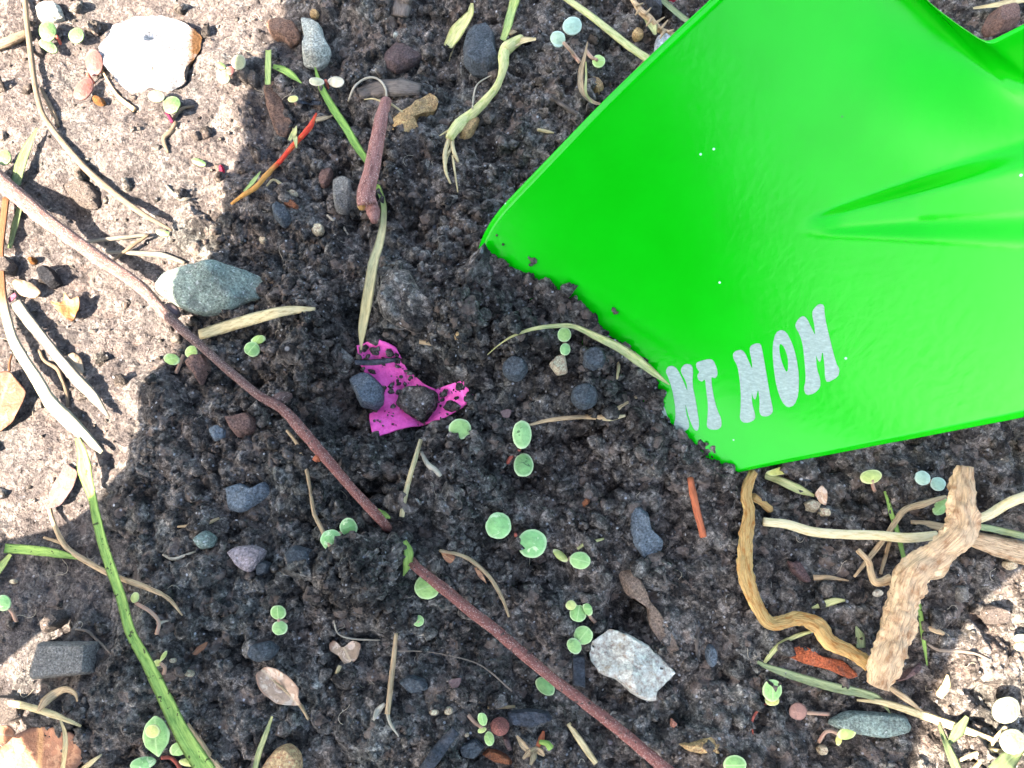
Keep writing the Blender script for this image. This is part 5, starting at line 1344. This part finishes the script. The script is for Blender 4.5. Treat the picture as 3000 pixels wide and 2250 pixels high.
pb = empty('pink_bud', W(1470, 2135)); tag(pb, 'dull pink round bud beside the small bottom seedling', 'bud')
rock('bud', None, None, ell(10, 1580, 1390, 62, 62), 6, stone_mat('pink_bud_skin', S(170, 112, 104), 0.35, 700), pb, facets=0, power=2)
rock('stalk', None, None, T(10, 1590, 1440, 1640, 1450, 1665, 1540, 1630, 1550), 3.5, M_BARKM, pb)
cl = empty('dry_husk', W(2390, 1470)); tag(cl, 'cream and tan husk cluster below the trowel edge', 'husk')
rock('husk', None, None, T(8, 225, 1600, 290, 1575, 340, 1610, 310, 1665, 240, 1650), 4, M_CREAM, cl)
rock('husk', None, None, T(8, 320, 1630, 390, 1640, 400, 1690, 330, 1690), 4, M_CREAM, cl)
sheet('scale', None, None, T(8, 300, 1540, 350, 1480, 385, 1520, 380, 1620, 340, 1600), M_DEAD, cl, dz=0.003, wave=0.1)

# ------------------------------------------------------------------ seedlings
G_ = 'round-leaved seedlings'
seedling('seedling with one big spotted round leaf beside the magenta piece', [(6, 1322, 1115, 74, 68, 0, M_COT2)], M_COT2, group=G_, h=0.004)
seedling('seedling of two spotted oval leaves one above the other, red stalk, mid right of magenta', [(7, 65, 1160, 62, 92, 0, M_COT2), (7, 75, 1348, 64, 82, 0, M_COT2)], M_COT2, stem=T(7, -30, 1340, 0, 1295, 50, 1252), stem_mat=M_STEM_R, group=G_, h=0.0045)
seedling('bright seedling with the biggest wet leaf below the loose soil', [(10, 1575, 90, 86, 86, 0, M_COT5), (11, 128, 202, 98, 94, 20, M_COT5)], M_COT5, stem_mat=M_STEM_R, group=G_, h=0.0045)
seedling('seedling right of the biggest wet leaf, one round and one folded yellow leaf', [(11, 438, 312, 70, 56, 10, M_COT), (11, 315, 282, 62, 26, 38, M_COT4)], M_COT, group=G_)
seedling('pair of pale green leaves left of the long twig over a thin stem', [(10, 595, 100, 60, 62, 0, M_COT5), (10, 488, 175, 72, 66, -30, M_COT5)], M_COT5, group=G_)
seedling('tiny stacked pair of leaves far left of the crumb heap', [(10, 140, 652, 50, 48, 0, M_COT), (10, 150, 750, 50, 48, 0, M_COT2)], M_COT, group=G_)
seedling('upper seedling of two left of the white angular stone, with yellow leaf', [(11, 430, 652, 54, 60, 0, M_COT), (11, 385, 605, 36, 32, 0, M_COT4), (11, 490, 628, 28, 46, -25, M_COT)], M_COT, stem=T(11, 545, 722, 515, 690, 495, 655), group=G_)
seedling('lower seedling of two, touching the white angular stone', [(11, 460, 802, 62, 62, 0, M_COT), (11, 405, 868, 44, 56, -30, M_COT2)], M_COT, group=G_)
seedling('single green leaf half under the lower long twig', [(11, 212, 1130, 74, 50, 40, M_COT2)], M_COT2, group=G_, h=0.0015)
seedling('round green leaf cut by the bottom edge', [(11, 1450, 1640, 74, 64, 0, M_COT)], M_COT, group=G_)
seedling('cupped green seedling left of the brown disc', [(12, 32, 1160, 62, 76, 0, M_COT), (12, 30, 1222, 46, 34, 0, M_COT4)], M_COT, group=G_)
seedling('grey-green pair of leaves at the top centre', [(3, 388, 160, 62, 54, 0, M_COT3), (3, 300, 240, 50, 58, 10, M_COT3)], M_COT3, stem=T(3, 440, 405, 390, 340, 335, 275), group=G_, h=0.005)
seedling('tiny green disc leaf inside the dry curl near the trowel', [(3, 562, 390, 42, 42, 0, M_COT)], M_COT, stem=T(3, 480, 330, 515, 372, 550, 388), group=G_)
seedling('pale two-winged seedling above the long green blade', [(2, 390, 520, 50, 26, 0, M_WING), (2, 510, 520, 58, 34, 12, M_WING)], M_WING, stem_mat=M_STEM_R, group=G_)
seedling('grey-green pair of leaves left of the thick branch top', [(8, 1010, 1438, 54, 46, 25, M_COT3), (8, 1105, 1475, 50, 44, 20, M_COT3)], M_COT3, group=G_)
seedling('single folded pale yellow leaf below the trowel edge', [(8, 672, 1425, 70, 46, -8, M_COT4)], M_COT4, stem=T(8, 690, 1520, 680, 1490, 675, 1450), group=G_)
seedling('dark green leaf behind the top of the thick branch', [(8, 1130, 1625, 66, 44, -40, M_COT)], M_COT, group=G_, h=0.002)
seedling('yellow sprout with bent stalk near the flat green-grey stone', [(12, 512, 1440, 62, 40, -18, M_COT4), (12, 462, 1480, 20, 34, 10, M_COT4)], M_COT4, stem=T(12, 330, 1490, 370, 1430, 410, 1420, 455, 1440), group=G_)
seedling('brown dried disc seedling on a level stalk at the bottom right', [(12, 200, 1290, 56, 60, 0, leaf_mat('brown_disc', S(140, 108, 98), rim=S(120, 90, 80), blot=S(180, 150, 140)))], M_DEAD, stem=T(12, 395, 1310, 300, 1305, 220, 1300), group=G_)
seedling('pale yellow round seedling at the right edge, upper one', [(12, 1560, 1290, 92, 92, 0, M_COTP), (12, 1600, 1485, 84, 84, 0, M_COTP)], M_COTP, stem=T(12, 1420, 1545, 1480, 1460, 1540, 1395), stem_mat=M_STRAW, group=G_, h=0.006)
seedling('small yellow leaves peeping in at the right edge', [(12, 1640, 820, 44, 30, 0, M_COTP), (12, 1645, 872, 44, 30, 0, M_COTP)], M_COTP, group=G_)
seedling('two thin spotted leaves near the top of the loose soil', [(7, 340, 510, 44, 46, 0, M_COT2), (7, 345, 600, 34, 40, 0, M_COT2)], M_COT2, group=G_, h=0.0055)
seedling('small bright sprout below the purple part of the long twig', [(5, 1110, 665, 50, 36, 10, M_COT), (5, 1235, 620, 44, 40, -30, M_COT)], M_COT, stem=T(5, 1140, 760, 1170, 690, 1190, 640), group=G_)
seedling('green leaves at the broad straw stub left of the hole', [(5, 1630, 600, 50, 50, 0, M_COT), (6, 10, 540, 50, 26, -15, M_COT)], M_COT, group=G_)
seedling('large green leaf torn at one side, at the crumb heap', [(10, 1110, 482, 90, 82, -20, M_COT)], M_COT, group=G_, h=0.0045)
seedling('small green triangle of leaf below the crumb heap', [(10, 1050, 706, 38, 38, -40, M_COT)], M_COT, group=G_)
blade('leaf', 'narrow green leaf standing where the long twig is buried', 'leaf', T(10, 965, 185, 990, 270, 978, 350, 955, 415), [24, 62, 56, 8], M_GRASS, lift=0.003)
blade('leaf', 'green leaf scrap where the long twig goes under the heap', 'leaf', T(10, 780, -15, 820, 15, 875, 40), [24, 50, 10], M_GRASS, lift=0.003)
seedling('little three-leaf seedling beside the pink bud', [(10, 1468, 1345, 30, 46, -15, M_COT), (10, 1510, 1468, 32, 48, -10, M_COT), (10, 1465, 1415, 30, 18, -20, M_COT4)], M_COT, stem=T(10, 1375, 1315, 1415, 1360, 1470, 1400), group=G_)
seedling('tiny sprout with rooty stalk right of the big grass blade', [(9, 870, 552, 26, 36, 15, M_COT4)], M_COT4, stem=T(9, 1015, 790, 1030, 715, 980, 650, 880, 590), group=G_)
stick('root', 'forked pale root tip of the tiny sprout', 'root', T(9, 1015, 730, 1050, 712, 1090, 705), [14, 10, 5], M_HAIR)
seedling('tiny curled sprout with pale hook right of the big grass blade', [(9, 1055, 935, 44, 12, -55, M_COT4), (9, 1018, 978, 22, 22, 0, M_COT4)], M_COT4, stem=T(9, 1062, 1050, 1068, 1010, 1040, 980), group=G_)
seedling('green leaf cut by the left edge with white stalk', [(9, 10, 590, 52, 52, 0, M_COT5)], M_COT5, stem=T(9, 108, 715, 85, 660, 55, 620), group=G_)
sp = seedling('large seedling at the bottom left with spade leaf and water drop', [(9, 1150, 1540, 66, 44, -20, M_COT), (9, 925, 1632, 84, 42, -12, M_COT5), (9, 1210, 1625, 60, 26, 5, M_COT4)], M_COT, stem=T(9, 1190, 1700, 1120, 1600, 1045, 1592), stem_mat=M_STEM_R, group=G_, h=0.0035)
sheet('leaf', None, None, T(9, 995, 1318, 1055, 1350, 1098, 1430, 1085, 1500, 1050, 1550, 1022, 1595, 985, 1565, 935, 1525, 916, 1460, 935, 1380), M_COT, sp, dz=0.006, dome=0.12, fold=0.04, axis=80, flat=True)
sheet('leaf_disc', None, None, ell(9, 985, 1422, 46, 44), M_COT4, sp, dz=0.0072, dome=0.12, thick=0.0005, flat=True)
seedling('two red oval leaves at the left of the white stone', [(1, 600, 392, 58, 84, 0, M_PINKC), (1, 530, 562, 54, 88, 28, M_PINKC)], M_PINKC, stem_mat=M_STEM_R, group=G_, h=0.0035)
seedling('green leaf cluster in the top left corner', [(1, 300, 190, 56, 66, 0, M_COTL), (1, 305, 288, 68, 34, 32, M_COTL), (1, 485, 220, 56, 50, 20, M_COTL)], M_COTL, stem_mat=M_STEM_R, group=G_)
seedling('green leaf at the foot of the white stone', [(1, 1105, 668, 60, 58, 0, M_COTL), (1, 1010, 618, 52, 36, 0, M_COTP)], M_COTL, stem=T(1, 1118, 792, 1095, 750, 1075, 725), stem_mat=fibre_mat('magenta_stem', (0.13, 0.012, 0.04)), group=G_)
seedling('cream and green leaf cluster right of the white stone', [(1, 1540, 396, 50, 46, 0, M_COTP), (1, 1445, 496, 42, 40, 0, M_COTP), (1, 1490, 450, 26, 30, 0, M_PINKC), (1, 1430, 420, 34, 20, 20, M_COTL)], M_COTP, group=G_)
seedling('round green leaf cut by the left edge above the long twig', [(1, 15, 1012, 50, 50, 0, M_COTL)], M_COTL, group=G_)
seedling('slim yellow-green leaf on the sunlit soil near the shade line', [(1, 1285, 1046, 48, 22, 20, M_COTL)], M_COTL, group=G_, h=0.0015)
seedling('tiny green bud at the end of the long thin stem', [(1, 1045, 1503, 36, 22, 10, M_COTP), (1, 1078, 1512, 18, 16, 0, M_COTL)], M_COTL, group=G_, h=0.0015)
seedling('small pale green oval leaf by the slate splinter under the pale stone', [(2, 240, 636, 34, 20, -8, M_COT4)], M_COT4, group=G_)
blade('slate', 'narrow slate splinter left of the long green blade', 'slate', T(2, 270, 660, 340, 665, 420, 668), [24, 48, 24], M_CHAR, prof=FLAT)
blade('grass_blade', 'wide pale green blade in the sunlit bottom right corner', 'grass', T(12, 1290, 1325, 1240, 1400, 1170, 1500), [30, 80, 30], M_COTP if False else M_GRASS_NEW, lift=0.003)
blade('grass_blade', 'narrow green blade pointing up from the bottom right edge', 'grass', T(12, 1105, 1375, 1150, 1490, 1190, 1590, 1235, 1700), [14, 52, 62, 66], M_GRASS_NEW, lift=0.003)
blade('grass_blade', 'broad pale blade cut by the bottom right corner', 'grass', T(12, 1630, 1520, 1560, 1600, 1470, 1700), [60, 120, 130], M_GRASS_NEW, lift=0.004)
stick('root', 'white branching stalk in the bottom right corner', 'root', T(12, 1210, 1625, 1320, 1575, 1430, 1545, 1560, 1555, 1659, 1570), [9, 13, 14, 11, 8], M_STRAW, lift=0.002)
stick('root', 'white stalk running to the bottom edge at the right', 'root', T(12, 1430, 1545, 1380, 1610, 1320, 1690), [12, 14, 14], M_STRAW, lift=0.002)
sheet('dead_leaf', 'small purplish leaf scrap beside the stacked spotted seedling', 'leaf', T(6, 1580, 1005, 1630, 990, 1659, 1000, 1640, 1050, 1600, 1045), M_DEADP, dz=0.003, wave=0.1)

# ------------------------------------------------------------------ the magenta piece in the hole
t = NT('magenta_petal'); tc = t.n('ShaderNodeTexCoord').outputs['Object']
n1 = t.noise(tc, 500, 5, 0.65)
col = t.ramp(n1.outputs[0], [(0.3, (0.60, 0.045, 0.23)), (0.55, (0.80, 0.085, 0.35)), (0.75, (0.86, 0.15, 0.44))]).outputs[0]
n2 = t.noise(tc, 620, 4, 0.6)
col = t.mix(t.ramp(n2.outputs[0], [(0.70, (0, 0, 0)), (0.73, (1, 1, 1))]).outputs[0], col, (0.06, 0.01, 0.045))
t.l(col, t.b.inputs['Base Color']); t.b.inputs['Roughness'].default_value = 0.6
t.l(t.bump(t.noise(tc, 1300, 4, 0.6).outputs[0], 0.0004), t.b.inputs['Normal'])
sheet('magenta_scrap', 'bright magenta flat scrap half buried in the dug hole', 'scrap', T(6, 680, 625, 790, 595, 930, 640, 985, 750, 1100, 850, 1210, 905, 1300, 890, 1435, 850, 1445, 900, 1385, 1000, 1225, 1078, 1050, 1112, 900, 1160, 790, 1208, 760, 1130, 735, 1035, 790, 900, 700, 745), t.m, dz=0.0030, wave=0.03, n=96, thick=0.0006, jag=0.01, corner=True, over=0.0031)

# ------------------------------------------------------------------ loose crumbs
def ico(sub):
    bm = bmesh.new(); bmesh.ops.create_icosphere(bm, subdivisions=sub, radius=1.0)
    V = np.array([v.co[:] for v in bm.verts]); F = np.array([[v.index for v in f.verts] for f in bm.faces]); bm.free()
    return V, F


def lump_variant(sub, seed, amp=0.5, flat=0.8):
    V, F = ico(sub)
    k = 1 + amp * (gn(V[:, 0] * 1.3 + seed * 7.1, V[:, 1] * 1.3 + V[:, 2] * 1.7, seed) + 0.6 * gn(V[:, 0] * 3 + V[:, 2] * 2, V[:, 1] * 3 - V[:, 2] * 2.5 + seed, seed + 3))
    V = V * k[:, None]
    # chop a few flat faces
    r = np.random.default_rng(seed)
    for _ in range(7):
        d = r.normal(size=3); d /= np.linalg.norm(d)
        q = V @ d; V = V - np.maximum(0, q - 0.7)[:, None] * d
    k = 1 + 0.13 * (gn(V[:, 0] * 4.5 + seed, V[:, 1] * 4.5 + V[:, 2] * 5, seed + 8) + 0.8 * gn(V[:, 0] * 9 + V[:, 2] * 8, V[:, 1] * 9 + seed, seed + 9))
    V = V * k[:, None]
    V[:, 2] *= flat
    return V, F


def rot_mats(n):
    q = nrng.normal(size=(n, 4)); q /= np.linalg.norm(q, axis=1)[:, None]
    w, x, y, z = q.T
    return np.stack([np.stack([1 - 2 * (y * y + z * z), 2 * (x * y - z * w), 2 * (x * z + y * w)], 1), np.stack([2 * (x * y + z * w), 1 - 2 * (x * x + z * z), 2 * (y * z - x * w)], 1),
                     np.stack([2 * (x * z - y * w), 2 * (y * z + x * w), 1 - 2 * (x * x + y * y)], 1)], 1)


def scatter_mesh(name, P, R, variants, mat, label):
    Vs, Fs, off = [], [], 0
    vi = nrng.integers(0, len(variants), len(P))
    for k, (v0, f0) in enumerate(variants):
        idx = np.where(vi == k)[0]
        if not len(idx): continue
        M = rot_mats(len(idx))
        V = np.einsum('nij,vj->nvi', M, v0) * R[idx][:, None, None] * nrng.uniform(0.75, 1.25, (len(idx), 1, 3)) + P[idx][:, None, :]
        F = f0[None] + (np.arange(len(idx)) * len(v0))[:, None, None] + off
        Vs.append(V.reshape(-1, 3)); Fs.append(F.reshape(-1, 3)); off += len(idx) * len(v0)
    o = mesh_obj(name, np.vstack(Vs), np.vstack(Fs), mat, origin=np.zeros(3), smooth=False)
    tag(o, label, None, kind='stuff')
    return o


def ground_pts(n, weight):
    out = []
    while sum(len(a) for a in out) < n:
        x = nrng.uniform(-0.15, 0.15, n * 2); y = nrng.uniform(-0.095, 0.125, n * 2)
        k = nrng.random(n * 2) < weight(x, y)
        out.append(np.stack([x[k], y[k]], 1))
    return np.vstack(out)[:n]


def w_loose(x, y):
    l = np.exp(-(((x - LOOSE_C[0]) / 0.055) ** 2 + ((y - LOOSE_C[1]) / 0.042) ** 2))
    hp_ = at_z((1080, 1690), 0.003); l2 = np.exp(-(((x - hp_[0]) / 0.016) ** 2 + ((y - hp_[1]) / 0.014) ** 2))
    dens = 0.10 + 0.9 * np.maximum(l, l2)
    ab = CRUST_B - CRUST_A
    sd = ((x - CRUST_A[0]) * ab[1] - (y - CRUST_A[1]) * ab[0]) / math.hypot(ab[0], ab[1])
    dens = dens * np.where(sd > 0, 0.2, 1.0)
    return np.clip(dens * (0.55 + 0.8 * gn(x * 90, y * 90, 5)), 0.01, 1)


def w_even(x, y): return np.clip(0.5 + 0.6 * gn(x * 120, y * 120, 8), 0.05, 1)


small = [lump_variant(1, s) for s in range(10, 18)]
mid = [lump_variant(2, s, 0.6) for s in range(20, 32)]
xy = ground_pts(15000, w_loose); R = 0.00022 + 0.0005 * nrng.random(15000) ** 2.2
scatter_mesh('soil_crumbs', np.c_[xy, H(xy[:, 0], xy[:, 1]) + R * 0.25], R, small, SOIL, 'fine dark crumbs of loose soil')
xy = ground_pts(5000, w_loose); R = 0.0005 + 0.0017 * nrng.random(5000) ** 2.8
scatter_mesh('soil_crumbs', np.c_[xy, H(xy[:, 0], xy[:, 1]) + R * 0.2], R, mid, CLOD, 'coarse dark crumbs of loose soil')
# crumbs heaped up
pp, rr = [], []
for px, py, rx, ry, h, n in ((1085, 1690, 130, 115, 0.0042, 800), (1500, 1010, 250, 120, 0.0040, 1000), (1760, 1190, 130, 120, 0.0035, 500), (950, 1060, 90, 130, 0.0030, 350), (1020, 1340, 130, 60, 0.0028, 300), (1420, 1290, 100, 50, 0.0020, 160), (1150, 620, 130, 70, 0.0020, 250)):
    ctr = at_z((px, py), 0.003); k = scale_at(ctr)
    r = np.sqrt(nrng.random(n)) * nrng.uniform(0.7, 1.15, n); a = nrng.random(n) * 6.283
    x = ctr[0] + r * np.cos(a) * rx * k; y = ctr[1] + r * np.sin(a) * ry * k
    z = H(x, y) + h * np.clip(1 - r * r, 0, 1) * nrng.random(n) ** 0.6
    pp.append(np.c_[x, y, z]); rr.append(0.00035 + 0.0016 * nrng.random(n) ** 3)
scatter_mesh('soil_crumbs', np.vstack(pp), np.concatenate(rr), mid, CLOD, 'heaps of dark crumbs turned up by the digging')
# pale grit
GRIT = stone_mat('pale_grit', (0.26, 0.25, 0.23), 0.6, 700)
xy = ground_pts(900, w_even); R = 0.00012 + 0.00026 * nrng.random(900) ** 2.5
scatter_mesh('grit', np.c_[xy, H(xy[:, 0], xy[:, 1]) + R * 0.2], R, small[:4], GRIT, 'fine pale mineral grit in the soil')
# crumbs piled where the blade enters the soil
n = 2300
line = np.array([(1395, 765), (1440, 775), (1500, 802), (1560, 832), (1640, 870), (1700, 912), (1740, 960), (1790, 1002), (1840, 1042), (1898, 1090), (1912, 1150), (1922, 1205), (1950, 1262), (2000, 1295), (2050, 1345), (2100, 1385), (2135, 1402)], float)
lp_ = resample(line, n)
cp = lp_ + np.array([-0.66, 0.75]) * (np.abs(nrng.normal(0, 1, (n, 1))) * 38 - 9 - 7 * np.sin(np.linspace(0, 40, n))[:, None]) + nrng.normal(0, 5, (n, 2))
PB = np.array([on_blade(p) for p in cp]) + TN * 0.0003
gz = H(PB[:, 0], PB[:, 1])
PG = np.array([at_z(p, 0.004) for p in cp])
for _ in range(3): PG = np.array([at_z(p, q) for p, q in zip(cp, H(PG[:, 0], PG[:, 1]) + 0.0003)])
on = PB[:, 2] > PG[:, 2]
P = np.where(on[:, None], PB, PG)
R = 0.0003 + 0.0014 * nrng.random(n) ** 3
scatter_mesh('soil_crumbs', P, R, mid, CLOD, 'dark crumbs piled along the blade where it enters the soil')
# crumbs lying on the magenta scrap
cp = np.array(T(6, 700, 660, 760, 640, 850, 650, 900, 680, 730, 700, 880, 890, 900, 820, 930, 800, 850, 1000, 790, 1010, 760, 1080, 870, 1070, 1240, 920, 1290, 900, 1400, 930, 1090, 1090, 1060, 1080, 830, 870, 1370, 880, 1420, 890, 980, 760, 1000, 800, 1060, 850, 1150, 880, 1200, 930, 930, 700, 800, 700, 690, 620, 940, 660, 1420, 860))
cp = np.vstack([cp + nrng.normal(0, 12, cp.shape) for _ in range(4)])
P = np.array([W(p[0], p[1], 0.0031) for p in cp]); R = 0.0002 + 0.0009 * nrng.random(len(cp)) ** 2.5
scatter_mesh('soil_crumbs', P, R, mid, CLOD, 'dark crumbs fallen on the magenta scrap')
# a few crumbs stuck to the paint
cp = np.array(T(7, 105, 15, 130, 30, 120, 60, 145, 40, 70, 125, 648, 365, 660, 380) + T(2, 1560, 1525, 1600, 1585, 1480, 1600, 1465, 1612))
P = np.array([tro(p[0], p[1], 0.0002) for p in cp]); R = 0.0003 + 0.0005 * nrng.random(len(cp))
scatter_mesh('soil_crumbs', P, R, mid[:5], CLOD, 'specks of wet soil stuck on the green paint')
for lab, pp_, r in (('small dark clod stuck on the lower corner of the trowel', T(7, 1412, 1372)[0], 0.0016), ('dark clod propped on the trowel near its left corner', T(7, 360, 215)[0], 0.0018)):
    v, f = lump_variant(3, 61 if 'lower' in lab else 67, 0.6)
    tag(mesh_obj('clod', v * r + tro(pp_[0], pp_[1], r * 0.5), f, CLOD), lab, 'clod')
# hair-thin rootlets: tangled, uncountable
Vs, Fs, UVs, off = [], [], [], 0
xy = ground_pts(150, w_even)
for i in range(150):
    a = rng.uniform(0, 6.28); L = rng.uniform(0.002, 0.007); n = 9
    d = np.cumsum(np.array([[math.cos(a + 1.2 * math.sin(k * 0.5 + i)), math.sin(a + 1.2 * math.sin(k * 0.5 + i))] for k in range(n)]), 0) * L / n
    p2 = xy[i] + d; z = H(p2[:, 0], p2[:, 1]); z = np.convolve(np.pad(z, 1, mode='edge'), [0.3, 0.4, 0.3], 'valid') + 0.0003
    V, F, UV = sweep(np.c_[p2, z], np.full(n, 0.00006), np.full(n, 0.00006), circle(4), cap=False)
    Vs.append(V); UVs.append(UV); Fs += [tuple(q + off for q in f) for f in F]; off += len(V)
o = mesh_obj('rootlets', np.vstack(Vs), Fs, M_HAIR, uv=np.vstack(UVs), origin=np.zeros(3)); tag(o, 'hair-thin pale rootlets tangled in the soil', None, kind='stuff')
# countable clods
vs_c = [lump_variant(3, s, 0.6) for s in range(40, 46)]
cl_me = []
for v, f in vs_c:
    me = bpy.data.meshes.new('soil_clod'); me.from_pydata([tuple(p * 0.002) for p in v], [], [tuple(q) for q in f]); me.materials.append(CLOD); me.update(); cl_me.append(me)
xy = ground_pts(150, w_loose)
for i in range(150):
    r = 0.0016 + 0.0028 * rng.random() ** 1.8
    o = bpy.data.objects.new('soil_clod', cl_me[i % 6]); COL.objects.link(o)
    z = float(H(xy[i:i + 1, 0], xy[i:i + 1, 1])[0])
    o.location = (xy[i, 0], xy[i, 1], z + r * 0.15); o.rotation_euler = (rng.uniform(0, 6), rng.uniform(0, 6), rng.uniform(0, 6)); o.scale = (r * 500 * rng.uniform(.8, 1.2), r * 500 * rng.uniform(.8, 1.2), r * 500)
    tag(o, 'small rough dark clod of loose soil', 'clod', 'loose soil clods')

# ------------------------------------------------------------------ invented low shrubs some metres off, added so the paint mirrors something dark
ADDED_SHRUB = leaf_mat('added_shrub_leaf', (0.045, 0.085, 0.022), blot=(0.06, 0.11, 0.03), trans=0.2)
TRUNK = fibre_mat('added_shrub_bark', (0.10, 0.075, 0.055))
for k, az in enumerate((218, 229, 240, 251, 262, 273)):
    d = 2.3 + 0.3 * math.sin(k * 2.1); a = math.radians(az)
    c = np.array([math.cos(a) * d, math.sin(a) * d, 0.0]); hh = 0.44 + 0.08 * math.sin(k * 1.7)
    root = empty('added_shrub', c); tag(root, 'low leafy bush added outside the picture for the paint to mirror, number %s from the sunny side' % ('one', 'two', 'three', 'four', 'five', 'six')[k], 'added_shrub', 'added shrubs for the paint to mirror')
    nl = 1600
    u = nrng.normal(size=(nl, 3)); u /= np.linalg.norm(u, axis=1)[:, None]
    p = u * (0.35 + 0.65 * nrng.random((nl, 1)) ** 0.4) * np.array([0.30, 0.30, hh * 0.48]) + c + np.array([0, 0, hh * 0.52])
    M = rot_mats(nl); q = np.array([[-1, 0, 0], [0, -0.5, 0.1], [1, 0, 0], [0, 0.5, 0.1]]) * 0.035
    V = np.einsum('nij,vj->nvi', M, q) + p[:, None, :]
    mesh_obj('crown', V.reshape(-1, 3), np.arange(nl * 4).reshape(-1, 4), ADDED_SHRUB, root, uv=np.tile([[-1, 0], [0, -1], [1, 0], [0, 1]], (nl, 1)))
    V, F, UV = sweep(smooth_path([c + np.array([0, 0, -0.02]), c + np.array([0.01, 0.02, hh * 0.3]), c + np.array([-0.02, 0, hh * 0.7])], 10), interp([0.02, 0.008], 10), interp([0.02, 0.008], 10), circle(8))
    mesh_obj('trunk', V, F, TRUNK, root, uv=UV)
